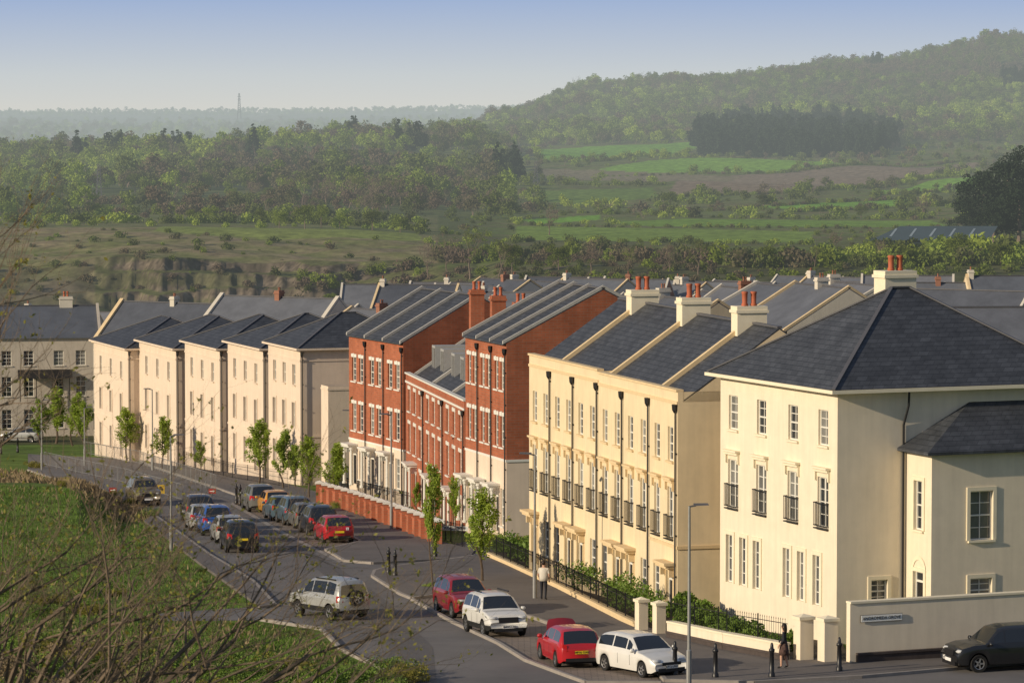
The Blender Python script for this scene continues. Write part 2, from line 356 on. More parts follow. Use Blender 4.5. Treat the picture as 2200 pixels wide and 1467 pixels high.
# ------------------------------------------------------------ roads
def sheet(name,poly,off,mt,skirt=0,label=None,world=False):
    P=[Vector((p[0],p[1],0)) if world else G(*p) for p in poly];bm=bmesh.new();vs=[bm.verts.new((p.x,p.y,0)) for p in P];bm.faces.new(vs)
    bmesh.ops.triangulate(bm,faces=bm.faces[:]);y0=min(p.y for p in P);y1=max(p.y for p in P)
    y=math.ceil(y0/2)*2
    while y<y1:
        bmesh.ops.bisect_plane(bm,geom=bm.verts[:]+bm.edges[:]+bm.faces[:],plane_co=(0,y,0),plane_no=(0,1,0));y+=2
    for v in bm.verts: v.co.z=zs(v.co.x,v.co.y)+off
    bmesh.ops.recalc_face_normals(bm,faces=bm.faces[:])
    for f in bm.faces:
        if f.normal.z<0: f.normal_flip()
    if skirt:
        be=[e for e in bm.edges if e.is_boundary];r=bmesh.ops.extrude_edge_only(bm,edges=be)
        for v in [g for g in r['geom'] if isinstance(g,bmesh.types.BMVert)]: v.co.z-=skirt
    me=bpy.data.meshes.new(name);bm.to_mesh(me);bm.free();me.materials.append(M[mt]);return inst(me,name,kind='structure',label=label or name.replace('_',' '))
def densify(P,st=1.0):
    o=[]
    for a,b in zip(P,P[1:]):
        n=max(1,int((b-a).length/st))
        for k in range(n): o.append(a.lerp(b,k/n))
    o.append(P[-1]);return o
def kerb(pts,w=.16,top=.135,mt='kerb',name='kerb'):
    P=densify([G(*p) for p in pts]);mb=MB()
    for a,b in zip(P,P[1:]):
        d=(b-a);d.z=0
        if d.length<1e-4: continue
        n=Vector((-d.y,d.x,0)).normalized()*w/2;V=[]
        for p in(a,b):
            z=zs(p.x,p.y)
            V+=[(p.x-n.x,p.y-n.y,z-.05),(p.x+n.x,p.y+n.y,z-.05),(p.x+n.x,p.y+n.y,z+top),(p.x-n.x,p.y-n.y,z+top)]
        mb.add(V,[(3,2,6,7),(0,3,7,4),(1,5,6,2),(0,1,2,3),(4,7,6,5)])
    mb.obj(name,[mt],kind='structure',label='pale stone kerb along the road')
sheet('road',[(600,1520),(2400,1520),(2400,1400),(1850,1425),(1480,1400),(1150,1310),(1000,1240),(1150,1170),(1060,1150),(900,1185),(760,1105),(600,1045),(440,1010),(250,985),(60,975),(60,1010),(250,1070),(330,1105),(450,1192),(545,1250),(590,1300),(420,1312),(340,1318),(340,1334),(560,1332),(690,1352),(730,1395),(850,1450)],.012,'asphalt',label='grey asphalt street running downhill between terraces')
sheet('road',[(780,1480),(840,1400),(760,1290),(690,1230),(600,1160),(625,1158),(735,1225),(830,1290),(930,1390),(940,1480)],.017,'asphalt_patch',label='darker resurfaced strip of asphalt')
P1=[(800,1238),(806,1228),(830,1222),(960,1206),(1045,1192),(1075,1198),(1380,1350),(1460,1372),(1700,1415),(1830,1425),(2350,1385),(2350,1412),(1850,1456),(1620,1468),(1430,1464),(1380,1408),(1290,1374),(1150,1330),(960,1277),(885,1287),(860,1278)]
sheet('pavement',P1,.13,'pave',.2,label='asphalt pavement beside the cream terrace')
P2=[(740,1206),(800,1211),(1010,1200),(1020,1186),(945,1166),(760,1086),(640,1048),(480,1008),(330,972),(290,985),(440,1040),(520,1068),(600,1082),(700,1120),(775,1165),(700,1182)]
sheet('pavement',P2,.13,'pave',.2,label='pavement beside the red brick terrace')
sheet('pavement',[(330,1108),(450,1196),(545,1255),(586,1302),(555,1304),(435,1218),(310,1122)],.13,'pave',.2,label='footpath beside the road')
sheet('parking_bay',[(885,1290),(960,1281),(1150,1334),(1290,1378),(1380,1412),(1420,1466),(1260,1467),(1130,1420)],.022,'setts',label='block paved parking bay')
sheet('parking_bay',[(735,1204),(690,1184),(775,1167),(700,1122),(600,1084),(520,1070),(505,1078),(600,1135)],.022,'setts',label='block paved parking bay')
sheet('garden_bed',[(1052,1192),(1110,1165),(1165,1180),(1460,1320),(1560,1345),(1800,1370),(1830,1424),(1700,1414),(1460,1371),(1380,1349)],.05,'soil',label='planted front gardens')
for k in ([(885,1288),(860,1278),(800,1240),(805,1229),(830,1222),(960,1206),(1045,1192)],[(1430,1465),(1620,1469),(1850,1457),(2350,1413)],[(885,1288),(960,1278),(1150,1331),(1290,1375),(1380,1409),(1430,1465)],
 [(885,1290),(1130,1421),(1260,1469),(1420,1470)],[(700,1183),(740,1207),(800,1212),(1010,1201)],[(700,1183),(775,1166),(700,1121),(600,1083),(520,1069),(440,1041),(290,986)],
 [(328,1106),(450,1194),(545,1252),(592,1303),(555,1306)],[(560,1333),(690,1353),(730,1396),(850,1452)],[(60,1011),(250,1071),(328,1106)]): kerb(k)
sheet('lay_by',[(500,1080),(600,1137),(735,1206),(729,1209),(594,1141),(494,1083)],.026,'kerb',label='flush kerb stones of the parking bay')
# ------------------------------------------------------------ HOUSES
WC={}
def wmesh(w,h,style):
    k=(round(w,2),round(h,2),style)
    if k in WC:return WC[k]
    mb=MB();t=.055 if style!='plain' else .04
    if style=='door':
        mb.box(-w/2,w/2,.03,.08,0,h*.80,2);mb.box(-w/2+.1,w/2-.1,.01,.03,h*.1,h*.35,2);mb.box(-w/2+.1,w/2-.1,.01,.03,h*.42,h*.75,2)
        mb.quad((-w/2,.05,h*.84),(w/2,.05,h*.84),(w/2,.05,h),(-w/2,.05,h),0);mb.box(-w/2,w/2,-.01,.06,h*.80,h*.84,1)
    else: mb.quad((-w/2,.05,0),(w/2,.05,0),(w/2,.05,h),(-w/2,.05,h),0)
    mb.box(-w/2,-w/2+t,-.02,.045,0,h,1);mb.box(w/2-t,w/2,-.02,.045,0,h,1);mb.box(-w/2+t,w/2-t,-.02,.045,h-t,h,1)
    if style!='door':
        mb.box(-w/2+t,w/2-t,-.02,.045,0,t,1)
        if style in('sash','plain'):
            mb.box(-w/2+t,w/2-t,-.01,.045,h/2-.03,h/2+.03,1)
        if style=='sash':
            mb.box(-.018,.018,.012,.045,t,h-t,1)
            for q in(.25,.75): mb.box(-w/2+t,w/2-t,.014,.043,h*q-.016,h*q+.016,1)
        if style=='french':
            mb.box(-.05,.05,-.01,.045,t,h-t,1)
            for q in(.25,.5,.75): mb.box(-w/2+t,w/2-t,.01,.043,h*q-.018,h*q+.018,1)
    me=mb.mesh('door' if style=='door' else 'window',['glass','white','black']);WC[k]=me;return me
def cached(key,fn):
    if key not in WC: WC[key]=fn()
    return WC[key]
def m_sill(w,mt):
    mb=MB();mb.box(-w/2-.1,w/2+.1,-.1,.1,-.09,-.004);return mb.mesh('sill',[mt])
def m_lintel(w,h,mt):
    mb=MB();mb.box(-w/2-.1,w/2+.1,-.04,.05,h+.004,h+.22);mb.box(-.1,.1,-.07,-.04,h+.004,h+.26);return mb.mesh('lintel',[mt])
def m_hood(w,h,mt):
    mb=MB();mb.box(-w/2-.2,w/2+.2,-.24,.0,h+.34,h+.42);mb.box(-w/2-.15,w/2+.15,-.15,.0,h+.22,h+.34)
    for s in(-1,1): mb.box(s*(w/2+.1)-.05,s*(w/2+.1)+.05,-.1,0,h-.15,h+.22)
    return mb.mesh('window_hood',[mt])
def m_surround(w,h,mt):
    mb=MB()
    mb.box(-w/2-.16,-w/2-.003,-.05,0,0,h+.16);mb.box(w/2+.003,w/2+.16,-.05,0,0,h+.16);mb.box(-w/2-.003,w/2+.003,-.05,0,h+.003,h+.16)
    return mb.mesh('architrave',[mt])
def m_balc(w):
    mb=MB();W=w/2+.05;D=.16
    for z in(.05,.98): mb.box(-W,W,-D-.02,-D+.01,z,z+.04);mb.box(-W,-W+.03,-D+.01,0,z,z+.04);mb.box(W-.03,W,-D+.01,0,z,z+.04)
    n=int(2*W/.12)
    for i in range(n+1):
        x=-W+.012+(2*W-.024)*i/n;mb.box(x-.011,x+.011,-D-.012,-D+.006,.09,.98)
    for s in(-W+.015,W-.015): mb.box(s-.01,s+.01,-D*.5-.01,-D*.5+.01,.09,.98)
    mb.box(-W,W,-D-.02,0,-.07,-.02);return mb.mesh('balcony',['black'])
def m_canopy(w,mt,D=.75):
    mb=MB();mb.box(-w/2-.35,w/2+.35,-D,0,.12,.24);mb.box(-w/2-.28,w/2+.28,-D+.09,0,0,.12)
    for s in(-1,1): mb.box(s*(w/2+.12)-.07,s*(w/2+.12)+.07,-D*.5,0,-.4,0)
    return mb.mesh('door_canopy',[mt])
def m_column(h,mt):
    mb=MB();mb.loft([(0,0,0,.15,.15),(0,0,.12,.15,.15),(0,0,.14,.1,.1),(0,0,h-.15,.085,.085),(0,0,h-.12,.14,.14),(0,0,h,.14,.14)],10);return mb.mesh('porch_column',[mt])
def openings(e,rows,fn,rot,rev,trim,near):
    ops=[]
    for r in rows:
        z,h,xs,w,style,ex=r
        for x in xs:
            ops.append((x-w/2,x+w/2,z,z+h));p=fn(x,rev,z)
            wn='door' if style=='door' else 'window'
            o=inst(wmesh(w,h,style),wn,e,p,rot)
            def kid(key,f,nm,dy=-rev):
                inst(cached(key+(round(w,2),round(h,2),trim),f),nm,o,(0,dy,0))
            if 's' in ex: kid(('s',),lambda:m_sill(w,trim),'sill')
            if 'l' in ex: kid(('l',),lambda:m_lintel(w,h,trim),'lintel')
            if 'c' in ex: kid(('c',),lambda:m_hood(w,h,trim),'window_hood')
            if 'a' in ex: kid(('a',),lambda:m_surround(w,h,trim),'architrave')
            if 'b' in ex: kid(('b',),lambda:m_balc(w),'balcony')
            if 'k' in ex: q=inst(cached(('k',w,trim),lambda:m_canopy(w,trim,.55)),'door_canopy',o,(0,-rev,h+.18))
            if 'p' in ex:
                for s in(-1,1): inst(cached(('p',h,trim),lambda:m_column(h+.1,trim)),'porch_column',o,(s*(w/2+.22),-rev-.45,0))
                inst(cached(('pk',w,trim),lambda:m_canopy(w,trim)),'door_canopy',o,(0,-rev,h+.1))
    return ops
def wallgrid(mb,w,z0,z1,ops,fn,rev,mf,bands=()):
    xs=sorted({0,w}|{o[0] for o in ops}|{o[1] for o in ops});zz=sorted({z0,z1}|{o[2] for o in ops}|{o[3] for o in ops}|set(bands))
    for a,b in zip(xs,xs[1:]):
        for c,d in zip(zz,zz[1:]):
            mx,mz=(a+b)/2,(c+d)/2
            if any(o[0]<mx<o[1] and o[2]<mz<o[3] for o in ops): continue
            mb.quad(fn(a,0,c),fn(b,0,c),fn(b,0,d),fn(a,0,d),mf(mz))
    for a,b,c,d in ops:
        m=mf((c+d)/2)
        mb.quad(fn(a,0,c),fn(a,rev+.06,c),fn(a,rev+.06,d),fn(a,0,d),m);mb.quad(fn(b,0,c),fn(b,rev+.06,c),fn(b,rev+.06,d),fn(b,0,d),m)
        mb.quad(fn(a,0,c),fn(b,0,c),fn(b,rev+.06,c),fn(a,rev+.06,c),m);mb.quad(fn(a,0,d),fn(b,0,d),fn(b,rev+.06,d),fn(a,rev+.06,d),m)
def chimney(e,x,y,z0,z1,w,d,mt,pots=2,ps=1.):
    mb=MB();mb.box(x-w/2,x+w/2,y-d/2,y+d/2,z0,z1-.3);mb.box(x-w/2-.07,x+w/2+.07,y-d/2-.07,y+d/2+.07,z1-.3,z1-.17);mb.box(x-w/2-.02,x+w/2+.02,y-d/2-.02,y+d/2+.02,z1-.17,z1)
    c=mb.obj('chimney',[mt],e);pmn='pot' if ps>.7 else 'pot_far'
    for i in range(pots):
        pm=cached((pmn,),lambda:(lambda q:(q.loft([(0,0,0,.15,.15),(0,0,.1,.15,.15),(0,0,.14,.115,.115),(0,0,.55,.13,.13),(0,0,.6,.155,.155),(0,0,.66,.13,.13)],10),q.mesh('chimney_pot',[pmn],True))[1])(MB()))
        a=(i-(pots-1)/2)*.42*ps
        o=inst(pm,'chimney_pot',c,(x+(a if w>=d else 0),y+(a if d>w else 0),z1-.01));o.scale=(ps,)*3
def drainpipe(e,x,y,z0,z1,dx=0):
    mb=MB();mb.tube((x,y-.08,z0),(x,y-.08,z1-.35),.045,.045,6);mb.loft([(x,y-.1,z1-.38,.05,.05),(x,y-.12,z1-.25,.12,.1),(x,y-.12,z1,.14,.12)],6)
    mb.tube((x,y-.1,z1-.1),(x,y+.05,z1+.0),.04,.04,5)
    for z in np.arange(z0+1,z1-.5,1.8): mb.box(x-.07,x+.07,y-.1,y,z,z+.06)
    mb.obj('drainpipe',['black'],e)
def house(label,C,d,w,dep,zb,zt,wm,rows,trim,roof,rmat='slate',side=None,base=None,basez=0,parapet=0,cop=(1,1),copm=None,rise=2.7,over=.3,chim=(),pipe=None,rev=.12,found=2.,band=None,name='terraced_house',group=None,ridge_y=None,cornice=True,cw=.13):
    d=Vector((d[0],d[1],0)).normalized();org=Vector((C[0],C[1],zb))+d*w;ang=math.atan2(-d.y,-d.x)
    e=empty(name,org,ang,label=label,cat='house',group=group);h=zt-zb
    mats=[wm,base or wm];mf=lambda z:1 if z<basez else 0
    mb=MB();front=lambda a,q,z:(a,q,z);right=lambda a,q,z:(w-q,a,z)
    o1=openings(e,rows,front,0,rev,trim,True);bz=[basez] if basez else []
    wallgrid(mb,w,-found,h,o1,front,rev,mf,bz)
    o2=openings(e,side or [],right,math.pi/2,rev,trim,True);wallgrid(mb,dep,-found,h,o2,right,rev,mf,bz)
    wallgrid(mb,dep,-found,h,[],lambda a,q,z:(0,a,z),rev,mf,bz);wallgrid(mb,w,-found,h,[],lambda a,q,z:(a,dep,z),rev,mf,bz)
    ry=ridge_y or dep/2
    rs=MB();y0=(.28 if parapet else -over);hb=h-(.45 if parapet else 0)
    if roof=='gable':
        slope=rise/ry;zf=hb+(0 if parapet else -over*slope);zr=hb+rise
        if parapet: zf=hb+.02
        sb=rise/(dep-ry);ye=dep+over;ze=zr-sb*(ye-ry)
        th=.08
        rs.add([(0,y0,zf),(w,y0,zf),(w,ry,zr),(0,ry,zr),(w,ye,ze),(0,ye,ze),(0,y0,zf+th),(w,y0,zf+th),(w,ry,zr+th),(0,ry,zr+th),(w,ye,ze+th),(0,ye,ze+th)],[(0,1,2,3),(3,2,4,5),(6,7,8,9),(9,8,10,11),(0,1,7,6),(1,2,8,7),(2,4,10,8),(3,0,6,9),(5,3,9,11),(4,5,11,10)])
        for x in(0,w): mb.add([(x,.28 if parapet else 0,hb),(x,ry,zr),(x,dep,zr-sb*(dep-ry))],[(0,1,2)],0)
        ri=MB();ri.beam((0,ry,zr+.06),(w,ry,zr+.06),.22,.09);R_=rs.obj('roof',[rmat],e);ri.obj('ridge',['lead'],R_)
        for k,x in((0,.0),(1,w)):
            if cop[k]:
                a_=cw;xx=x+(a_ if k==0 else -a_);cm=MB()
                ch_=.10+cw*.7;ps=[(y0,zf+.1),(ry,zr+.12),(ye,ze+.1)]
                V=[]
                for (yy,z_) in ps: V+=[(xx-a_,yy,z_-.05),(xx+a_,yy,z_-.05),(xx+a_,yy,z_+ch_),(xx-a_,yy,z_+ch_)]
                cm.add(V,[(0,1,2,3)]+[(4*s+i,4*s+(i+1)%4,4*s+4+(i+1)%4,4*s+4+i) for s in(0,1) for i in range(4)]+[(8,9,10,11)])
                cm.obj('verge_coping',[copm or trim],R_)
    elif roof=='hip':
        o=over;zf=hb
        if w>=dep: A=(dep/2,dep/2);Bp=(w-dep/2,dep/2)
        else: A=(w/2,w/2);Bp=(w/2,dep-w/2)
        if abs(w-dep)<.8: A=(w/2,dep/2-.2);Bp=(w/2,dep/2+.2)
        c=[(-o,-o,zf),(w+o,-o,zf),(w+o,dep+o,zf),(-o,dep+o,zf)];a=(*A,zf+rise);b=(*Bp,zf+rise)
        if w>=dep and abs(w-dep)>=.8: F4=[(0,1,5,4),(1,2,5),(2,3,4,5),(3,0,4)]
        else: F4=[(0,1,4),(1,2,5,4),(2,3,5),(3,0,4,5)]
        rs.add(c+[a,b],F4+[(0,3,2,1)])
        R_=rs.obj('roof',[rmat],e);ri=MB()
        ends={0:a,1:a if (w<dep or abs(w-dep)<.8) else b,2:b,3:b if (w<dep or abs(w-dep)<.8) else a}
        for k in range(4): ri.beam(c[k],ends[k],.16,.06)
        ri.beam(a,b,.16,.07);ri.obj('ridge',['lead'],R_)
        gt=MB();V=[]
        for (x,y) in((-o,-o),(w+o,-o),(w+o,dep+o),(-o,dep+o)):
            sx=-1 if x<0 else 1;sy=-1 if y<0 else 1
            V+=[(x,y,zf-.16),(x+sx*.1,y+sy*.1,zf-.16),(x+sx*.1,y+sy*.1,zf-.02),(x,y,zf-.02)]
        gt.add(V,[(4*s+i,4*s+(i+1)%4,(4*s+4)%16+(i+1)%4,(4*s+4)%16+i) for s in range(4) for i in range(4)])
        gt.add([(-o,-o,zf-.1),(w+o,-o,zf-.1),(w+o,dep+o,zf-.1),(-o,dep+o,zf-.1)],[(0,1,2,3)]);gt.obj('gutter',[trim],R_)
    if parapet:
        cp=MB();cp.box(-.0,w,-.08,.26,h+.002,h+.1);cp.box(-.0,w,.255,.28,hb,h)
        if cornice: cp.box(0,w,-.05,-.002,h-.55,h-.42)
        cp.obj('parapet_coping',[trim],e)
    if band:
        for z in band:
            bm_=MB();bm_.add([(0,-.05,z),(w+.05,-.05,z),(w+.05,dep,z),(w+.002,dep,z),(w+.002,-.002,z),(0,-.002,z),(0,-.05,z+.14),(w+.05,-.05,z+.14),(w+.05,dep,z+.14),(w+.002,dep,z+.14),(w+.002,-.002,z+.14),(0,-.002,z+.14)],
              [(0,1,7,6),(1,2,8,7),(2,3,9,8),(3,4,10,9),(4,5,11,10),(5,0,6,11),(0,5,4,1),(1,4,3,2),(6,7,10,11),(7,8,9,10)]);bm_.obj('string_course',[trim],e)
    mb.obj('wall',mats,e)
    for c in chim: chimney(e,*c)
    if pipe is not None: drainpipe(e,pipe,0,-.5,h-.3 if not parapet else h-.55)
    return e
def run_len(C,d,px):
    u,_=pixel_ray(px,900);return (u*C[1]-C[0])/(d[0]-u*d[1])
def nrm(x,y): l=math.hypot(x,y);return (x/l,y/l)
# --- A corner house
dA=(-.389,.921);CA=at(1797,1350,150);zA=CA.z;eA=at(1797,836,150).z
LA=run_len(CA,dA,1548)
bx=[LA*(.115+.0),LA*.365,LA*.635,LA*.885]
rowsA=[(.75,2.05,[LA*.09,LA*.21,LA*.33,LA*.59,LA*.71,LA*.84],.62,'french','a'),(4.0,2.05,bx,.95,'french','bc'),(7.35,1.45,bx,.85,'sash','s')]
hA=house('large cream corner house with hipped slate roof and black iron balconies',CA,dA,LA,11.6,zA,eA,'creamA',rowsA,'trimA','hip',rise=3.75,over=.42,
 side=[(.95,.95,[1.95],.75,'sash','sa')],band=None,chim=[(4.0,6.3,11.2,14.15,1.0,1.5,'trimA',2)],name='corner_house')
pm_=MB();pm_.tube((LA+.07,3.0,.1),(LA+.07,3.0,8.2),.05,.05,8);pm_.tube((LA+.07,3.0,8.2),(LA+.3,3.1,9.0),.05,.05,8);pm_.tube((LA+.3,3.1,9.0),(LA+.34,3.1,9.6),.05,.05,8);pm_.obj('drainpipe',['black'],hA)
sA=Vector((.921,.389,0));dAv=Vector((-.389,.921,0))
Wc=Vector((CA.x,CA.y,0))+sA*3.15-dAv*2.15
zW=at(1997,970,149.3).z
hW=house('two storey cream side wing with slate hipped roof and arched door',(Wc.x,Wc.y),(-.389,.921),2.15,12,zA,zW,'creamA',[(4.0,2.0,[1.1],.7,'sash','sa'),(.1,2.2,[1.15],.85,'door','a')],'trimA','none',
 side=[(3.6,2.0,[2.3],1.05,'sash','sa'),(1.05,1.0,[2.3],1.0,'sash','sa')],name='side_wing')
wr=MB();hh=zW-zA;o=.4;wr.add([(-.2,-o,hh+.0),(2.15+o,-o,hh),(2.15+o,14,hh),(-.2,14,hh),(-.2,3.2,hh+1.9),(-.2,14,hh+1.9)],[(0,1,4),(1,2,5,4)])
wr.box(-.2,2.15+o,-o,14,hh-.12,hh-.01);wr.obj('roof',['slate'],hW)
ar=MB()
for k in range(8):
    a0=math.pi*k/8;a1=math.pi*(k+1)/8
    ar.quad((1.15+.44*math.cos(a0),-.03,2.35+.44*math.sin(a0)),(1.15+.44*math.cos(a1),-.03,2.35+.44*math.sin(a1)),(1.15+.6*math.cos(a1),-.03,2.35+.6*math.sin(a1)),(1.15+.6*math.cos(a0),-.03,2.35+.6*math.sin(a0)),0)
ar.obj('door_arch',['trimA'],hW)
# --- B terrace
dB=nrm(-2250,8000);CB=at(1455,1345,162);zB=-.75;tB=at(1455,842,162).z;LB=run_len(CB,dB,1137);wB=LB/6
for i in range(6):
    C=(CB.x+dB[0]*wB*i,CB.y+dB[1]*wB*i)
    dt=0 if i<3 else .12
    xs=[wB*.26,wB*.74]
    rows=[(3.95,2.25,xs,.82,'french','bc'),(7.35,1.5,xs,.74,'sash','s'),(.3,2.2,[wB*.26 if i%2 else wB*.74],.95,'door','ka' ),(.8,1.8,[wB*.76 if i%2 else wB*.24],.85,'sash','s')]
    ch=[]
    if i in(0,2,4): ch=[(.15,4.6,tB-zB+1.2,tB-zB+3.5,.85,1.4,'trimA',2)]
    house('narrow sand rendered terraced house with slate roof and balconies',C,dB,wB,9.2,zB,tB+dt,'creamB',rows,'stoneB','gable',parapet=1,cop=(1 if i in(0,2,4) else 0,0),rise=3.1,ridge_y=4.7,
      chim=ch,pipe=wB-.12,group='sand rendered terrace',band=[3.55] if i==0 else None,found=2.5)
# --- C right red block
dC=nrm(-2500,8000);CC=at(1088,738,207);zC=-2.2;tC=CC.z;LC=run_len(CC,dC,1000);wC=LC/3
band_z=at(1088,990,207).z-zC
for i in range(3):
    C=(CC.x+dC[0]*wC*i,CC.y+dC[1]*wC*i)
    xs=[wC*.3,wC*.7]
    rows=[(band_z+.7,1.75,xs,.66,'sash','ls'),(band_z+3.9,1.6,xs,.66,'sash','ls'),(.9,2.1,[wC*.7],.7,'sash','s'),(.5,2.4,[wC*.28],.8,'door','p')]
    house('narrow red brick townhouse with cream ground floor and slate roof',C,dC,wC,11.4,zC,tC,'brick',rows,'white','gable',base='creamD',basez=band_z,cop=(1,1 if i==0 else 0),rise=2.9,over=.2,
       group='red brick townhouses',pipe=wC-.1,band=[band_z-.07],found=2.,copm='coping',cw=.07)
# --- middle red
dM=nrm(-1420,8000);CM=at(998,862,215.5);LM_=run_len(CM,dM,872);tM=CM.z;zM=tM-8.6;wM=LM_/3
for i in range(3):
    C=(CM.x+dM[0]*wM*i,CM.y+dM[1]*wM*i);q=[wM*.2,wM*.5,wM*.8]
    e=house('red brick house with white parapet, grey dormers and slate roof',C,dM,wM,10,zM,tM,'brick',[(.6,2.2,[wM*.2,wM*.8],1.0,'sash','ls'),(.4,2.5,[wM*.5],1.1,'door','p'),(3.7,1.8,q,.95,'sash','ls'),(6.3,1.4,q,.9,'sash','ls')],'white','gable',parapet=1,cop=(1,1),copm='coping',cw=.09,rise=3.9,ridge_y=6,
      chim=[(wM-.5,3.4,9,14.3,.75,.85,'brick',2,.8)],pipe=wM-.15,group='red brick parapet houses',found=2)
    for x in(wM*.25,wM*.7):
        dm=MB();dm.box(x-.65,x+.65,1.5,4.2,10.35,10.5);dm.box(x-.65,x-.57,1.5,4,8.8,10.35);dm.box(x+.57,x+.65,1.5,4,8.8,10.35);dm.box(x-.04,x+.04,1.5,1.56,8.9,10.35);dm.box(x-.57,x+.57,1.5,1.56,8.8,8.95);dm.box(x-.57,x+.57,1.57,1.6,8.95,10.35,1);dm.obj('dormer',['frame_grey','carglass'],e)
# --- left red
dL=nrm(-3320,8000);CL=at(866,737,240);tL=CL.z;zL=at(866,968,240).z-3.4;LL=run_len(CL,dL,750);wL=LL/3
for i in range(3):
    C=(CL.x+dL[0]*wL*i,CL.y+dL[1]*wL*i);q=[wL*.3,wL*.7];bz=3.4
    house('red brick townhouse with cream ground floor and white window heads',C,dL,wL,10.5,zL,tL,'brick',[(bz+.6,1.8,q,.8,'sash','ls'),(bz+3.9,1.6,q,.8,'sash','ls'),(.8,2.,[wL*.7],.85,'sash','s'),(.4,2.4,[wL*.28],.9,'door','p')],'white','gable',base='creamD',basez=bz,cop=(1,1 if i==0 else 0),rise=2.9,over=.2,pipe=wL-.12,group='red brick townhouses',band=[bz-.07],copm='coping',cw=.08)
# --- D cream blocks
dD=nrm(-2790,8000)
for k,(p1,p0,Y) in enumerate([(645,577,272),(565,490,284),(472,398,296),(378,300,308),(275,203,320)]):
    C=at(p1,748,Y);t=C.z;zb=t-9.9;L=run_len(C,dD,p0);q=[L*.2,L*.5,L*.8]
    pp=house('pale cream rendered block with slate hip roof and black drainpipe',C,dD,L,10,zb,t,'creamD',[(.7,2.,[L*.2,L*.5],.85,'plain','a'),(.3,2.4,[L*.8],.9,'door','a'),(3.9,1.9,q,.85,'plain','a'),(7.1,1.5,q,.82,'plain','s')],'creamD','hip',rise=2.3,over=.3,pipe=None,band=[3.3,8.9],group='pale cream townhouses',found=3,name='townhouse',rev=.16)
    drainpipe(pp,L+.12,.2,-1,9.6)
Ca=at(705,830,268);house('low pink annex with flat parapet beside cream block',Ca,dD,1.8,9,Ca.z-6.2,Ca.z,'creamD',[],'creamD','none',parapet=0,band=[5.9],found=3,name='annex')
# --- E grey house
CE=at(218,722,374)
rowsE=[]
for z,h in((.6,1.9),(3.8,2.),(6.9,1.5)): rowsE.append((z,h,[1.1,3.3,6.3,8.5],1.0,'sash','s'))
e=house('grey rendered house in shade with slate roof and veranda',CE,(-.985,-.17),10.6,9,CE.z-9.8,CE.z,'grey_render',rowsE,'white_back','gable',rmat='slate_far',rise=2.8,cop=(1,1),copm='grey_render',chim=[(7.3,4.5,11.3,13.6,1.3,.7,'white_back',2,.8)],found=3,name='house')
v=MB();v.beam((2.4,-1.2,5.7),(7.4,-1.2,5.7),.1,.1);v.add([(2.2,-1.4,5.7),(7.6,-1.4,5.7),(7.6,0,6.5),(2.2,0,6.5)],[(0,1,2,3)])
for x in(2.4,4.0,5.6,7.3): v.box(x-.04,x+.04,-1.3,-1.22,3.4,5.7)
v.obj('veranda',['black'],e)
# --- houses behind
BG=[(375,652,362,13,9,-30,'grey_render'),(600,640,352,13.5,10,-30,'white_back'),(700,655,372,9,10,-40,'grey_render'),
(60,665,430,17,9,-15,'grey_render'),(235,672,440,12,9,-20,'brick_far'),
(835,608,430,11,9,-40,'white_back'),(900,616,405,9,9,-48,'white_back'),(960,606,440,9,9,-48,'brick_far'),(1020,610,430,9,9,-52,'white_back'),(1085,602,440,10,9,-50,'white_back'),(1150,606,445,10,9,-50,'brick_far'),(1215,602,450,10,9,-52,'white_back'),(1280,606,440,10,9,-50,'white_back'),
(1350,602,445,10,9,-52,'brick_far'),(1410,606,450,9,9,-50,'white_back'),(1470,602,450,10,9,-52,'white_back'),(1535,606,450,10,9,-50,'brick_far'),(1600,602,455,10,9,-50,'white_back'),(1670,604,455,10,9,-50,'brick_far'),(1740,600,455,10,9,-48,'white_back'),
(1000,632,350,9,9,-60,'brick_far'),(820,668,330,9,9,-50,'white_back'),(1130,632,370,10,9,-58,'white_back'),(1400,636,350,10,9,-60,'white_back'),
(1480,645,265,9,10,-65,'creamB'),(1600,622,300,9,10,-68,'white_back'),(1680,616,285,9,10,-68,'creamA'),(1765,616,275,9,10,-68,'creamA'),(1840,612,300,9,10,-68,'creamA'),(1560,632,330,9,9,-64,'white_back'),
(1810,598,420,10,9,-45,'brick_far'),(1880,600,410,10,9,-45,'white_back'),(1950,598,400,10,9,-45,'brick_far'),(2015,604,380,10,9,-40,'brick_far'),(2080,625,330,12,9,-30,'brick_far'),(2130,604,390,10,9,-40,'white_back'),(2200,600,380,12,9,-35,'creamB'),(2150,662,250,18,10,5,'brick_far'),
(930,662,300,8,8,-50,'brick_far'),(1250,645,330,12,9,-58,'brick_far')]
jr=random.Random(44)
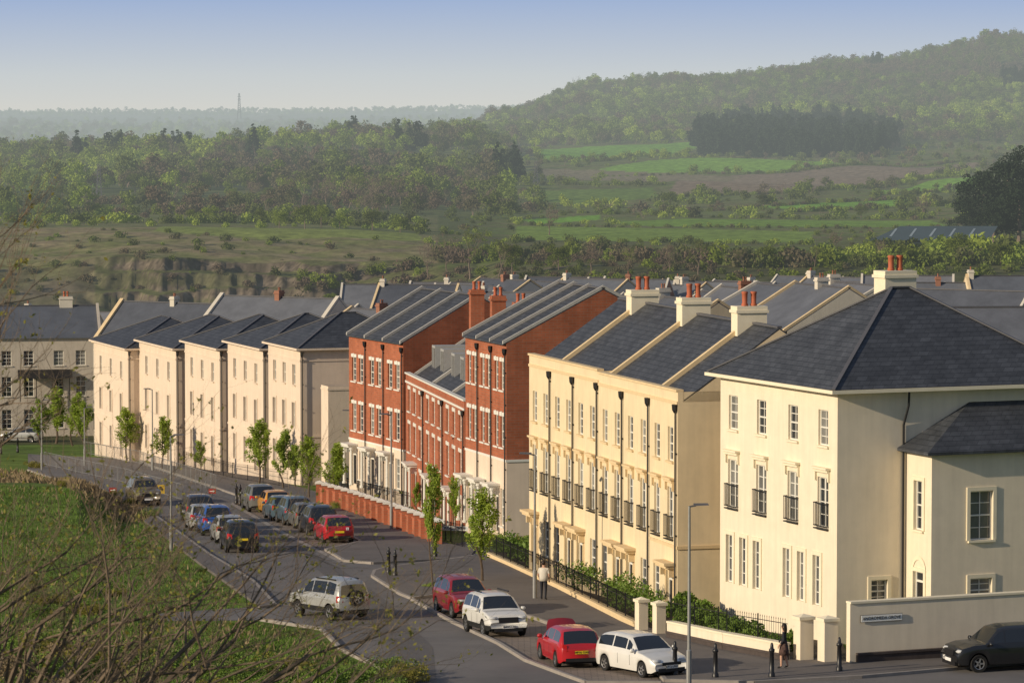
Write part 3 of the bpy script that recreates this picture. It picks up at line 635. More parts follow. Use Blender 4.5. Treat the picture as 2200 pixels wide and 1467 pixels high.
for i,(px,py,Y,w,dp,a,wm) in enumerate(BG):
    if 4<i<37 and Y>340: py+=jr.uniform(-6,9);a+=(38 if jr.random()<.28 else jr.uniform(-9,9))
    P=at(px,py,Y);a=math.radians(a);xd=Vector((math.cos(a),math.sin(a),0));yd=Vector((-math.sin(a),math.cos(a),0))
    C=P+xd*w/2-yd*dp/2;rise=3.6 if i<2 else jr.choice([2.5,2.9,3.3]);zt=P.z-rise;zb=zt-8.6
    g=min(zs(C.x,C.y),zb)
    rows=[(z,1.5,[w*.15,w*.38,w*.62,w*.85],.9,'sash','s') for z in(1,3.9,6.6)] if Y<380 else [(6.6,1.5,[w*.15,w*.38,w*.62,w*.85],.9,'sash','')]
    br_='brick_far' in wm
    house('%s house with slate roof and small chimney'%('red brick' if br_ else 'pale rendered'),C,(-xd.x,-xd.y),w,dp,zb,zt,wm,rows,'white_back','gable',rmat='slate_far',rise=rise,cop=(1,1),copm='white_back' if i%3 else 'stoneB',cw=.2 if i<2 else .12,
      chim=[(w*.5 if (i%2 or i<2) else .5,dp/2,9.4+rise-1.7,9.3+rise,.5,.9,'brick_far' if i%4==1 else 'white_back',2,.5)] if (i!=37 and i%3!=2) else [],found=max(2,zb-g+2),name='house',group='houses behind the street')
Bp=at(1985,520,660);bmb=MB();bmb.box(-9,11,0,12,-5,.3,0);bmb.add([(-9.6,-.5,.3),(11.5,-.5,.3),(14,7,2.6),(-3.5,7,2.6)],[(0,1,2,3)],1)
for k in range(5): x=-6.0+k*3.5;bmb.add([(x,1.5,.96),(x+.45,1.5,.96),(x+1.9,5.6,2.22),(x+1.5,5.6,2.22)],[(0,1,2,3)],2)
bn=empty('barn',(Bp.x,Bp.y,Bp.z),0,label='dark green steel barn with pale rooflights',cat='barn');bmb.obj('barn_shell',['barn','barn_roof','barn_light'],bn)
# ------------------------------------------------------------ walls, railings, hedges
def railing(P,hgt,label,base=0,mt='black',gap=.15,name='railing',wall=None):
    P=[Vector(p) for p in P];mb=MB();o=P[0].copy()
    for a,b in zip(P,P[1:]):
        n=max(1,int((b-a).length/gap))
        for k in range(n):
            p=a.lerp(b,k/n)-o;big=k%14==0
            r=.026 if big else .0075
            mb.box(p.x-r,p.x+r,p.y-r,p.y+r,p.z+base-.1,p.z+base+hgt+(.12 if big else .03))
            if not big: mb.add([(p.x-.018,p.y,p.z+base+hgt+.03),(p.x+.018,p.y,p.z+base+hgt+.03),(p.x,p.y,p.z+base+hgt+.12)],[(0,1,2)])
        for z in(.08,hgt-.12): mb.beam(a-o+Vector((0,0,base+z)),b-o+Vector((0,0,base+z)),.025,.028)
    e=empty(name,o,0,label=label,cat='railing');mb.obj('fence_panel',[mt],e)
def wall_run(P,hgt,th,mt,label,cap=None,name='garden_wall',found=.4):
    P=[Vector(p) for p in P];o=P[0].copy();mb=MB();cp=MB()
    for a,b in zip(P,P[1:]):
        mb.beam(a-o-Vector((0,0,found)),b-o-Vector((0,0,found)),th,hgt+found)
        cp.beam(a-o+Vector((0,0,hgt+.003)),b-o+Vector((0,0,hgt+.003)),th+.1,.08)
    e=empty(name,o,0,label=label,cat='wall');mb.obj('wall_face',[mt],e);cp.obj('coping',[cap or mt],e);return e
def pier(p,w,h,mt,cap,label='gate pier with pale cap',name='gate_pier',rz=0,group=None):
    e=empty(name,p,rz,label=label,cat='gate pier',group=group);mb=MB();mb.box(-w/2,w/2,-w/2,w/2,-.4,h);mb.obj('shaft',[mt],e)
    c=MB();c.box(-w/2-.06,w/2+.06,-w/2-.06,w/2+.06,h+.003,h+.12);c.add([(-w/2,-w/2,h+.12),(w/2,-w/2,h+.12),(w/2,w/2,h+.12),(-w/2,w/2,h+.12),(0,0,h+.22)],[(0,1,4),(1,2,4),(2,3,4),(3,0,4)]);c.obj('cap',[cap],e);return e
def hedge(P,w,h,n,label,mt='leaf_hedge',size=.09,seed=1,name='hedge',skip=0):
    P=[Vector(p) for p in P];o=P[0].copy();r=random.Random(seed);B=[]
    for a,b in zip(P,P[1:]):
        k=max(2,int((b-a).length/.35))
        for i in range(k):
            hh=h*(1 if not skip else (.55+.55*abs(math.sin(i*.37+seed))))
            if skip and r.random()<skip: continue
            q=a.lerp(b,i/k)-o;B.append((q.x+r.uniform(-w,w)*.3,q.y+r.uniform(-w,w)*.3,q.z+hh*r.uniform(.35,.72),hh*r.uniform(.3,.5),1,1,1))
    me=leafcloud(name,n,B,size,seed,mt);return inst(me,name,None,o,label=label,cat='hedge')
rP=[G(1052,1200,.1),G(1200,1268,.1),G(1368,1352,.1)]
railing(rP,1.15,'black iron railings in front of the sand terrace')
wall_run([p+Vector((0,0,-.05)) for p in rP],.22,.25,'stoneB','low stone plinth under black railings',name='plinth_wall')
off=Vector((1.0,.4,0));hedge([p+off for p in rP],1.0,1.35,9000,'patchy green shrubs behind black railings',seed=3,skip=.4,size=.08)
lw=[G(1440,1374,.1),G(1560,1400,.1),G(1690,1424,.1)]
wall_run(lw,.62,.28,'creamA','low cream rendered garden wall',cap='trimA');wall_run([p+Vector((-.02,-.04,0)) for p in lw],.2,.3,'dark_brick','dark brick plinth course of garden wall',name='plinth_wall')
railing([p+Vector((.04,.22,.1)) for p in lw],1.42,'black railings behind low cream wall')
hedge([p+Vector((.6,1.0,0)) for p in lw],.7,1.2,6500,'green shrubs behind low cream wall',seed=4,skip=.3,size=.08)
hedge([G(1440,1340),G(1550,1352)],1.0,1.3,5000,'leafy front garden hedge by cream house',seed=9,skip=.2)
rz_=math.atan2(.389,.921)
for p in((1378,1358),(1416,1366)): pier(G(*p,.1),.42,1.2,'creamA','trimA',group='cream gate piers',rz=rz_)
for p in((1726,1422),(1778,1426)): pier(G(*p,.1),.58,1.6,'creamA','trimA',group='cream gate piers',rz=rz_)
W0=G(1822,1428,.05);W1=W0+sA*12
gw=wall_run([W0,W1],2.35,.3,'creamA','tall cream rendered garden wall with street sign',cap='trimA')
wall_run([W0+Vector((.3,-.03,0)),W1+Vector((0,-.03,0))],.35,.33,'dark_brick','dark brick base of cream garden wall',name='plinth_wall')
pr=[G(690,1082,.1),G(760,1103,.1),G(850,1135,.1),G(945,1172,.1)];PR=densify(pr,2.1)
wall_run(pr,.95,.3,'brick','low red brick garden wall stepping downhill',cap='pot')
for q in PR: pier(q+Vector((-.1,-.1,0)),.45,1.25,'brick','white','red brick pier with pale cap','brick_pier',group='red brick piers')
railing([G(700,1058,.1),G(800,1085,.1),G(880,1105,.1)],1.2,'dark railings in brick house front gardens')
railing([G(945,1165,.1),G(1000,1178,.1)],1.1,'dark railing beside side street');railing([G(1060,1155,.1),G(1140,1165,.1)],1.3,'dark railing at end of red terrace')
railing([G(180,965,.1),G(330,985,.1),G(500,1030,.1),G(620,1050,.1)],1.1,'dark railings along cream houses',gap=.35)
hedge([G(1003,1120),G(1060,1128)],1.2,2.6,5000,'tall dark green clipped hedge',size=.12,seed=7)
def text_mesh(s,size,mt,name='lettering',bold=0.):
    cu=bpy.data.curves.new('t','FONT');cu.body=s;cu.size=size;cu.align_x='CENTER';cu.align_y='CENTER';cu.extrude=.004;cu.offset=bold
    o=bpy.data.objects.new('t',cu);COL.objects.link(o);bpy.context.view_layer.update();me=bpy.data.meshes.new_from_object(o.evaluated_get(bpy.context.evaluated_depsgraph_get()))
    bpy.data.objects.remove(o);me.materials.clear();me.materials.append(M[mt]);me.name=name;return me
def textobj(s,size,mt,parent,loc,rot):
    o=inst(text_mesh(s,size,mt),'lettering',parent,loc);o.rotation_euler=rot;return o
sg=W0+sA*1.35+Vector((.389,-.921,0))*.2+Vector((0,0,1.75))
e=empty('street_sign',sg,math.atan2(.389,.921),label='white street name sign reading ANDROMEDA GROVE on cream wall',cat='sign')
b=MB();b.box(-.9,.9,-.02,.0,-.125,.125,0);b.box(-.92,.92,0,.02,-.14,.14,1);b.obj('sign_plate',['sign_w','black'],e);textobj('ANDROMEDA GROVE',.17,'black',e,(0,-.03,0),(math.pi/2,0,0))
sg=G(978,1160);e=empty('street_sign',sg,-.2,label='white street name sign reading PAVO STREET on short posts',cat='sign')
b=MB();b.box(-.75,.75,-.02,.02,.55,.8);b.obj('sign_plate',['sign_w'],e)
for x0 in(-.6,.54): q=MB();q.box(x0,x0+.06,.02,.06,-.1,.8);q.obj('post',['black'],e)
textobj('PAVO STREET',.2,'black',e,(0,-.03,.675),(math.pi/2,0,0))
# ------------------------------------------------------------ street furniture
def lamp(px,py,top,hd=1,label='tall grey street lamp with flat lantern'):
    p=G(px,py,.1);h=(py-top)*p.y/F;e=empty('street_lamp',p,0,label=label,cat='street lamp',group='street lamps')
    m=MB();m.loft([(0,0,-.3,.1,.1),(0,0,1.3,.1,.1),(0,0,1.35,.065,.065),(0,0,h,.045,.045)],10);m.obj('pole',['galv'],e,smooth=False)
    l=MB();l.beam((0,0,h-.05),(hd*.25,0,h),.06,.06);l.add([(hd*.15,-.12,h+.02),(hd*.72,-.16,h+.05),(hd*.72,.16,h+.05),(hd*.15,.12,h+.02),(hd*.15,-.1,h+.1),(hd*.68,-.13,h+.1),(hd*.68,.13,h+.1),(hd*.15,.1,h+.1)],[(0,1,2,3),(4,5,6,7),(0,1,5,4),(1,2,6,5),(2,3,7,6),(3,0,4,7)]);l.obj('lantern',['lead'],e)
for a in((1480,1478,1088,1),(1149,1290,978,-1),(841,1140,893,-1),(368,1185,938,1),(758,1060,885,-1),(182,1000,878,1),(90,1010,862,1),(328,1010,838,-1)): lamp(*a)
bm_=MB();bm_.loft([(0,0,-.2,.11,.11),(0,0,.12,.11,.11),(0,0,.14,.085,.085),(0,0,.78,.07,.07),(0,0,.8,.095,.095),(0,0,.88,.095,.095),(0,0,.9,.06,.06),(0,0,1.02,.05,.05),(0,0,1.08,.02,.02)],12);BM=bm_.mesh('bollard',['black'],True)
for p in((835,1235),(849,1241),(1450,1456),(1537,1461),(1658,1460),(1803,1447),(508,1084),(516,1086),(935,1200),(38,972),(2,975)):
    o=inst(BM,'bollard',None,G(*p,.12),label='black cast iron bollard on the pavement',cat='bollard',group='black bollards');o.scale=(1.15,1.15,1.2)
def site_fence(a,b):
    A=G(*a);B=G(*b);n=max(1,round((B-A).length/3.2))
    for k in range(n):
        p=A.lerp(B,k/n);q=A.lerp(B,(k+.93)/n);m=MB();d=q-p
        for z in(.15,1.15): m.tube(Vector((0,0,z)),d+Vector((0,0,z)),.02,.02,5)
        for t in np.linspace(0,1,9): m.tube(d*t+Vector((0,0,.0 if t in(0,1) else .15)),d*t+Vector((0,0,1.17)),.02 if t in(0,1) else .008,.02 if t in(0,1) else .008,4)
        e=empty('site_fence',p,0,label='galvanised temporary pedestrian barrier panel',cat='fence',group='temporary fence panels');m.obj('barrier_frame',['galv'],e)
site_fence((95,1000),(270,1040));site_fence((270,1040),(395,1078));site_fence((180,975),(300,998));site_fence((300,998),(465,1055))
def board(px,py,mt,lab,w=.5,h=.35):
    p=G(px,py);e=empty('road_sign',p,.0,label=lab,cat='sign');m=MB();m.box(-w/2,w/2,-.02,.02,.25,.25+h,0);m.box(-w*.35,w*.1,-.03,-.02,.25+h*.42,.25+h*.55,1)
    m.add([(w*.1,-.03,.25+h*.25),(w*.35,-.03,.25+h*.5),(w*.1,-.03,.25+h*.75)],[(0,1,2)],1);m.obj('sign_plate',[mt,'sign_w' if mt=='sign_r' else 'black'],e)
    l=MB();l.box(-w*.4,w*.4,-.25,.25,0,.05);l.box(-.03,.03,-.02,.02,.05,.25);l.obj('stand',['lead'],e)
board(243,1066,'sign_r','red temporary road sign with white arrow');board(456,1068,'sign_r','red temporary road sign beside fence');board(346,1068,'sign_y','yellow diversion sign beside fence',.5,.6)
# ------------------------------------------------------------ VEHICLES
def wheel_meshes(r):
    t=MB();n=20
    pr=[(r*.62,-.1),(r*.93,-.11),(r,-.07),(r,.07),(r*.93,.11),(r*.62,.1)]
    vs=[(a*math.cos(2*math.pi*i/n),y,a*math.sin(2*math.pi*i/n)) for (a,y) in pr for i in range(n)]
    t.add(vs,[(k*n+i,k*n+(i+1)%n,(k+1)*n+(i+1)%n,(k+1)*n+i) for k in range(len(pr)-1) for i in range(n)])
    rm=MB();q=r*.66
    vs=[(a*math.cos(2*math.pi*i/n),y,a*math.sin(2*math.pi*i/n)) for (a,y) in((q,-.1),(q*.88,-.09),(q*.88,.02)) for i in range(n)]
    rm.add(vs,[(k*n+i,k*n+(i+1)%n,(k+1)*n+(i+1)%n,(k+1)*n+i) for k in range(2) for i in range(n)]);rm.add([(q*.88*math.cos(2*math.pi*i/n),0,q*.88*math.sin(2*math.pi*i/n)) for i in range(n)],[tuple(range(n))],1)
    for i in range(5):
        a=2*math.pi*i/5;d=Vector((math.cos(a),0,math.sin(a)));s=Vector((-math.sin(a),0,math.cos(a)))*.035
        rm.add([d*.03-s+Vector((0,-.085,0)),d*.03+s+Vector((0,-.085,0)),d*q*.92+s*.8+Vector((0,-.08,0)),d*q*.92-s*.8+Vector((0,-.08,0)),d*.03-s,d*.03+s,d*q*.92+s*.8,d*q*.92-s*.8],[(0,1,2,3),(0,3,7,4),(1,2,6,5)])
    return t.mesh('tyre',['tyre'],False),rm.mesh('rim',['rim','tyre'])
WH={r:wheel_meshes(r) for r in(.31,.35)}
KIN={
'hatch':dict(L=4.1,W=1.75,belt=[(0,.74),(.015,.9),(.04,.97),(.3,.96),(.66,.93),(.8,.88),(.93,.76),(1,.55)],roof=[(0,0),(.015,.0),(.10,.42),(.16,.49),(.3,.53),(.5,.52),(.58,.46),(.74,.0),(1,0)],sill=.22,r=.31,wx=(.19,.81)),
'suv':dict(L=4.35,W=1.82,belt=[(0,.85),(.015,1.0),(.04,1.07),(.3,1.08),(.7,1.06),(.85,1.02),(.95,.9),(1,.62)],roof=[(0,0),(.015,.0),(.08,.50),(.14,.58),(.25,.62),(.5,.61),(.6,.53),(.73,.0),(1,0)],sill=.3,r=.35,wx=(.19,.8)),
'offroad':dict(L=4.3,W=1.8,belt=[(0,.98),(.02,1.08),(.3,1.1),(.68,1.08),(.86,1.03),(.96,.95),(1,.66)],roof=[(0,.0),(.012,.02),(.045,.6),(.2,.68),(.52,.67),(.6,.6),(.72,.0),(1,0)],sill=.36,r=.35,wx=(.17,.79))}
def paint(name,c,metal=.0): 
    return mat(name,c,.3,2,.05,spec=.5,metal=metal,coat=.6)
PT={'red':paint('paint_red',(.42,.012,.018)),'dred':paint('paint_dark_red',(.22,.01,.015)),'white':paint('paint_white',(.68,.67,.63)),'silver':paint('paint_silver',(.42,.42,.40),.3),'black':paint('paint_black',(.012,.013,.015)),
'navy':paint('paint_navy',(.012,.017,.035)),'blue':paint('paint_blue',(.02,.09,.34)),'orange':paint('paint_orange',(.55,.26,.03)),'teal':paint('paint_slate_blue',(.06,.10,.13)),'grey':paint('paint_grey',(.13,.13,.12)),'tan':paint('paint_bronze',(.14,.12,.09))}
def ip(keys,x): return float(np.interp(x,[k[0] for k in keys],[k[1] for k in keys]))
def facepart(V,fs,name,mts,parent):
    used=sorted({i for f in fs for i in f});mp={i:k for k,i in enumerate(used)}
    if not fs:return
    m=MB();m.add([V[i] for i in used],[tuple(mp[i] for i in f) for f in fs]);return m.obj(name,mts,parent,smooth=True)
def car(px,py,head,kind,col,label,plate=None,front=None,shift=None,pos=None,open_bonnet=False,rack=False,spare=False,lplate=False,clad=False):
    K=KIN[kind];L,W=K['L'],K['W']/2;a=math.radians(head)
    g=G(px,py) if pos is None else pos
    if shift is None: shift=abs(math.sin(a))*L/2*.95+abs(math.cos(a))*.85
    X=g.x+(g.x/g.y)*shift;Y=g.y+shift
    hv=Vector((math.cos(a),math.sin(a),0));z1=zs(X+hv.x*1.3,Y+hv.y*1.3);z0=zs(X-hv.x*1.3,Y-hv.y*1.3)
    e=empty('parked_car',(X,Y,(z0+z1)/2+.02),a,label=label,cat='car',group='cars on the street');e.rotation_euler=(0,-math.atan2(z1-z0,2.6),a)
    N=64;und=MB();rings=[];r=K['r'];ra=r+.05
    xs=[0,.006]+list(np.linspace(.02,.98,N-4))+[.994,1]
    for f in xs:
        x=(f-.5)*L;zb=ip(K['belt'],f);rh=ip(K['roof'],f);en=min(f,1-f)
        w=W*(1-.13*max(0,1-en/.10)**1.7);zl=K['sill']+.10*max(0,1-en/.05)
        for wx in K['wx']:
            dx=abs(x-(wx-.5)*L)
            if dx<ra: zl=max(zl,r+math.sqrt(ra*ra-dx*dx)-.0)
        zm=min(max(K['sill']+.22,zl+.02),zb-.1)
        zr=zb+max(rh,.0)
        tum=.22*rh/.6
        ring=[(w*.95,zl),(w*.995,zm),(w,zb-.16 if zb-.16>zm else zm+.01),(w*.96,zb-.01),(w*(.955)-tum*.12,zb+rh*.1+.002),(w*(.955)-tum*.80,zb+rh*.84+.004),(w*.86-tum,zr+.01),(w*.5-tum*.4,zr+.03),(0,zr+.04)]
        rings.append((x,ring,rh,f))
    n=len(rings[0][1])
    V=[]
    for k in range(len(rings)):
        x,rg,_,_=rings[k]
        for j in range(n): V.append((x,rg[j][0],rg[j][1]))
        for j in range(n-2,-1,-1): V.append((x,-rg[j][0],rg[j][1]))
    T=2*n-1;bf=[];gs={'side_window_l':[],'side_window_r':[],'windscreen':[],'rear_window':[]};cf=[]
    pill=[.32,.545] if kind!='offroad' else [.26,.52]
    for k in range(len(rings)-1):
        f=(rings[k][3]+rings[k+1][3])/2;rh=(rings[k][2]+rings[k+1][2])/2;dr=abs(rings[k+1][2]-rings[k][2])/(rings[k+1][3]-rings[k][3])
        for j in range(T-1):
            q=(k*T+j,(k+1)*T+j,(k+1)*T+j+1,k*T+j+1);jj=j if j<n-1 else T-2-j
            if jj==4 and rh>.28 and not any(abs(f-p)<.010 for p in pill) and .09<f<.70: gs['side_window_l' if j<n-1 else 'side_window_r'].append(q)
            elif jj>=6 and dr>1.6 and .06<rh<.5: gs['windscreen' if f>.4 else 'rear_window'].append(q)
            elif jj==0 and clad: cf.append(q)
            else: bf.append(q)
    bf+=[tuple(range(T)),tuple((len(rings)-1)*T+j for j in range(T))]
    facepart(V,bf,'body',[PT[col]],e)
    for nm,fs in gs.items(): facepart(V,fs,nm.replace('_l','').replace('_r','') if nm.startswith('side') else nm,['carglass'],e)
    facepart(V,cf,'lower_cladding',['tyre'],e)
    und.box(-L/2+.12,L/2-.12,-W+.2,W-.2,K['sill']-.02,.62);und.obj('underbody',['tyre'],e)
    tm,rm=WH[r]
    for wx in K['wx']:
        for s in(1,-1):
            w_=empty('wheel',(0,0,0));w_.parent=e;w_.location=((wx-.5)*L,s*(W-.11),r);w_.rotation_euler=(0,0,0 if s<0 else math.pi)
            inst(tm,'tyre',w_);inst(rm,'rim',w_)
    zb0=ip(K['belt'],.03)
    for s in(1,-1):
        m=MB();hz=.66 if kind=='hatch' else .8
        m.loft([(L/2-.20,s*(W-.30),hz-.06,.10,.16),(L/2-.17,s*(W-.30),hz,.15,.19),(L/2-.22,s*(W-.29),hz+.07,.12,.16)],10);m.obj('headlight',['head_lamp'],e,smooth=True)
        t=MB();t.add([(-L/2-.012,s*(W-.32),zb0-.25),(-L/2+.02,s*(W-.12),zb0-.27),(-L/2+.14,s*(W-.035),zb0-.25),(-L/2+.16,s*(W-.055),zb0+.02),(-L/2+.05,s*(W-.14),zb0+.03),(-L/2+.01,s*(W-.3),zb0-.03)],[(0,1,4,5),(1,2,3,4)]);t.obj('tail_light',['red_lamp'],e)
        mr=MB();mr.loft([(L*.2,s*(W+.08),zb0-.02,.06,.09),(L*.2,s*(W+.09),zb0+.06,.08,.11),(L*.2,s*(W+.08),zb0+.13,.05,.08)],8);mr.obj('mirror',[PT[col]],e,smooth=True)
        for hx in(.42,.62) if kind!='offroad' else (.6,):
            dl=MB();xx=(hx-.5)*L;dl.box(xx-.008,xx+.008,min(s*(W*.985),s*(W+.002)),max(s*(W*.985),s*(W+.002)),K['sill']+.2,zb0-.14);dl.obj('door_seam',['black'],e)
    gr=MB();gr.box(L/2-.1,L/2+.012,-.42,.42,.50 if kind=='hatch' else .62,.62 if kind=='hatch' else .84);gr.obj('grille',['black'],e)
    gr=MB();gr.box(L/2-.1,L/2+.01,-.6,.6,.26,.40);gr.obj('front_bumper',['black'],e);gr=MB();gr.box(-L/2-.01,-L/2+.1,-.62,.62,.28,.42);gr.obj('rear_bumper',['black'],e)
    def plt(txt,x,s,mt):
        zz=.45 if mt=='plate_w' else (zb0-.30)
        m=MB();m.box(min(x,x+s*.02),max(x,x+s*.02),-.26,.26,zz-.06,zz+.06);p_=m.obj('number_plate',[mt],e)
        if txt: textobj(txt,.12,'black',p_,(x+s*.025,0,zz),(math.pi/2,0,math.pi/2 if s>0 else -math.pi/2))
    plt(front,L/2+.02,1,'plate_w');plt(plate,-L/2-.02,-1,'plate_y')
    if open_bonnet:
        m=MB();x0=L*.235;R0=[]
        for s in np.linspace(0,1,7):
            x=x0+.35*s;z=.93+.62*s+.06*math.sin(s*math.pi);hw=.62*(1-.22*s**3)
            for y in np.linspace(-1,1,9): R0.append((x+.02-.05*(1-y*y)*s,y*hw*(1-.0*s),z+.06*(1-y*y)))
        fs=[(i*9+j,i*9+j+1,(i+1)*9+j+1,(i+1)*9+j) for i in range(6) for j in range(8)]
        m.add(R0,fs);m.add([(p[0]+.04,p[1]*.96,p[2]-.04) for p in R0],fs);m.obj('bonnet',[PT['dred']],e,smooth=True)
    if rack:
        for s in(-1,1):
            m=MB();m.beam((-L*.36,s*(W-.32),K['belt'][3][1]+.66),(L*.02,s*(W-.32),K['belt'][3][1]+.66),.05,.05);m.obj('roof_rail',['black'],e)
    if spare:
        w_=empty('wheel',(0,0,0));w_.parent=e;w_.location=(-L/2-.12,-.05,.98);w_.rotation_euler=(0,0,-math.pi/2);inst(tm,'tyre',w_);inst(rm,'rim',w_)
    if lplate:
        m=MB();m.box(-L/2-.03,-L/2-.01,-.52,-.37,.74,.89);p_=m.obj('learner_plate',['plate_w'],e);textobj('L',.15,'sign_r',p_,(-L/2-.035,-.445,.81),(math.pi/2,0,-math.pi/2))
    return e
car(717,1168,102,'hatch','red','red hatchback with learner plate parked in a bay',lplate=True)
car(684,1152,102,'suv','black','dark hatchback parked behind red car')
car(655,1137,102,'hatch','grey','dark grey car parked in a bay')
car(632,1130,102,'suv','teal','slate blue car parked in a bay')
car(604,1120,102,'hatch','teal','dark blue grey car parked in a bay')
car(588,1107,102,'hatch','orange','orange hatchback parked in a bay')
car(556,1101,102,'suv','grey','dark car parked at end of row')
car(514,1189,100,'suv','black','black hatchback parked against the kerb')
car(490,1168,100,'hatch','silver','silver car parked against the kerb')
car(461,1152,100,'suv','blue','bright blue car parked against the kerb')
car(433,1141,100,'hatch','silver','silver hatchback parked against the kerb')
car(425,1126,100,'suv','navy','dark navy car parked against the kerb')
car(308,1088,-75,'offroad','tan','bronze off-road car driving up the street')
car(708,1335,124,'offroad','silver','silver three door off-road car with spare wheel on tailgate',rack=True,spare=True,clad=True)
car(995,1331,-74,'suv','dred','dark red car parked in block paved bay')
car(1063,1371,-74,'suv','white','white estate car parked nose outward in bay',front='BW15 LTJ',rack=True,clad=True)
car(1222,1438,103,'hatch','red','red hatchback with bonnet raised in parking bay',plate='WF16 OXH',open_bonnet=True)
car(1378,1460,-58,'hatch','white','white hatchback parked beside bollards',front='KP12 UWV')
car(2150,1446,197,'suv','black','black car parked beside the cream wall')
car(46,951,168,'hatch','silver','silver car parked beside grey house')
# ------------------------------------------------------------ PEOPLE
def person(p,face,label,woman):
    e=empty('person',p,face,label=label,cat='person');k=.97 if woman else 1.02
    J={}
    def v(n,x,y,z,r,par=None): J[n]=(Vector((x,y,z))*k,r*k,par)
    sw=.17 if woman else .2
    v('pel',0,0,.95,.13);v('sp',0.0,0,1.12,.115 if woman else .135,'pel');v('ch',.01,0,1.32,.14 if woman else .16,'sp');v('nk',.0,0,1.47,.055,'ch');v('hd0',.015,0,1.56,.075,'nk');v('hd',.02,0,1.66,.09,'hd0');v('hd1',.015,0,1.72,.06,'hd')
    st=.12 if woman else .03
    for s,t in((1,'l'),(-1,'r')):
        v('sh'+t,0,s*sw,1.40,.058,'ch');v('el'+t,-.02,s*(sw+.05),1.13,.042,'sh'+t)
        fx=.16 if (woman or s>0) else .06
        fz=.95 if not(woman and s<0) else 1.12
        v('wr'+t,fx,s*(sw+.03),fz,.028,'el'+t);v('pm'+t,fx+.03,s*(sw+.03),fz-.07,.032,'wr'+t)
        for i in range(4): v('f%d'%i+t,fx+.045+.01*(1.5-abs(i-1.5)),s*(sw+.03)+(i-1.5)*.019,fz-.15-.008*(1.5-abs(i-1.5)),.009,'pm'+t)
        v('th'+t,fx+.075,s*(sw+.0),fz-.09,.011,'wr'+t)
        g=st*s
        v('hp'+t,0,s*.09,.9,.1,'pel');v('kn'+t,g*.6+.02,s*.1,.49,.062,'hp'+t);v('an'+t,g-.03,s*.1,.09,.042,'kn'+t);v('to'+t,g+.13,s*.115,.035,.035,'an'+t)
    names=list(J);me=bpy.data.meshes.new('body');me.from_pydata([J[n][0] for n in names],[(names.index(n),names.index(J[n][2])) for n in names if J[n][2]],[])
    o=bpy.data.objects.new('t',me);COL.objects.link(o);m=o.modifiers.new('s','SKIN')
    for i,n in enumerate(names): me.skin_vertices[0].data[i].radius=(J[n][1],)*2;me.skin_vertices[0].data[i].use_root=(i==0)
    s=o.modifiers.new('d','SUBSURF');s.levels=2;bpy.context.view_layer.update()
    nm=bpy.data.meshes.new_from_object(o.evaluated_get(bpy.context.evaluated_depsgraph_get()));bpy.data.objects.remove(o)
    nm.materials.clear()
    for x in(('skin','cloth_dark','cloth_dark','black') if woman else ('skin','cloth_white','cloth_dark','black')): nm.materials.append(M[x])
    for f in nm.polygons:
        c=f.center/k;f.use_smooth=True
        arm=abs(c.y)>sw+.0 and c.z<1.36
        i=0
        if c.z>1.46: i=0
        elif arm and c.z>.8 and c.x>-.1 and (abs(c.y)>.15): i=0 if (c.z<1.2 and not woman) or c.z<1.0 else 1
        elif c.z>.93: i=1
        elif c.z>.1: i=2 if not woman else 0
        else: i=3
        f.material_index=i
    nm.name='body';b=inst(nm,'body',e)
    h=MB()
    if woman: h.loft([(-.06*k,0,1.38*k,.05,.1),(-.045*k,0,1.5*k,.08,.115),(-.02*k,0,1.62*k,.1,.115),(-.01*k,0,1.72*k,.1,.11),(0,0,1.79*k,.05,.06)],14)
    else: h.loft([(-.035*k,0,1.6*k,.07,.085),(-.025*k,0,1.68*k,.09,.1),(-.01*k,0,1.75*k,.09,.095),(0,0,1.79*k,.05,.06)],14)
    h.obj('hair',['hair'],b,smooth=True)
    if woman:
        q=MB();q.loft([(0,0,.52,.21,.22),(0,0,.75,.18,.2),(0,0,1.0,.13,.16),(0,0,1.05,.125,.15)],16);q.obj('skirt',['cloth_skirt'],b,smooth=True)
    else:
        q=MB();q.loft([(0,0,.88,.15,.2),(0,0,1.05,.155,.205),(0,0,1.25,.16,.215),(0,0,1.42,.12,.2),(0,0,1.48,.07,.1)],16);q.obj('shirt',['cloth_white'],b,smooth=True)
    fm=MB();fm.loft([(.105*k,0,1.6*k,.012,.016),(.125*k,0,1.62*k,.016,.018),(.105*k,0,1.66*k,.01,.01)],6);fm.obj('nose',['skin'],b)
    for s in(1,-1):
        m=MB();m.loft([(.105*k,s*.034,1.66*k,.006,.012),(.108*k,s*.034,1.668*k,.008,.014),(.105*k,s*.034,1.676*k,.006,.012)],6);m.obj('eye',['black'],b)
        m=MB();m.loft([(.01,s*.098*k,1.61*k,.015,.01),(.01,s*.102*k,1.65*k,.02,.012),(.01,s*.098*k,1.68*k,.015,.01)],6);m.obj('ear',['skin'],b)
    m=MB();m.box(.103*k,.112*k,-.025,.025,1.575*k,1.585*k);m.obj('mouth',['pot'],b)
person(G(1168,1294,.13),math.radians(75),'man in white shirt and dark trousers standing by railings',False)
person(G(1684,1442,.13),math.radians(170),'woman with long dark hair in dark top and patterned skirt walking',True)
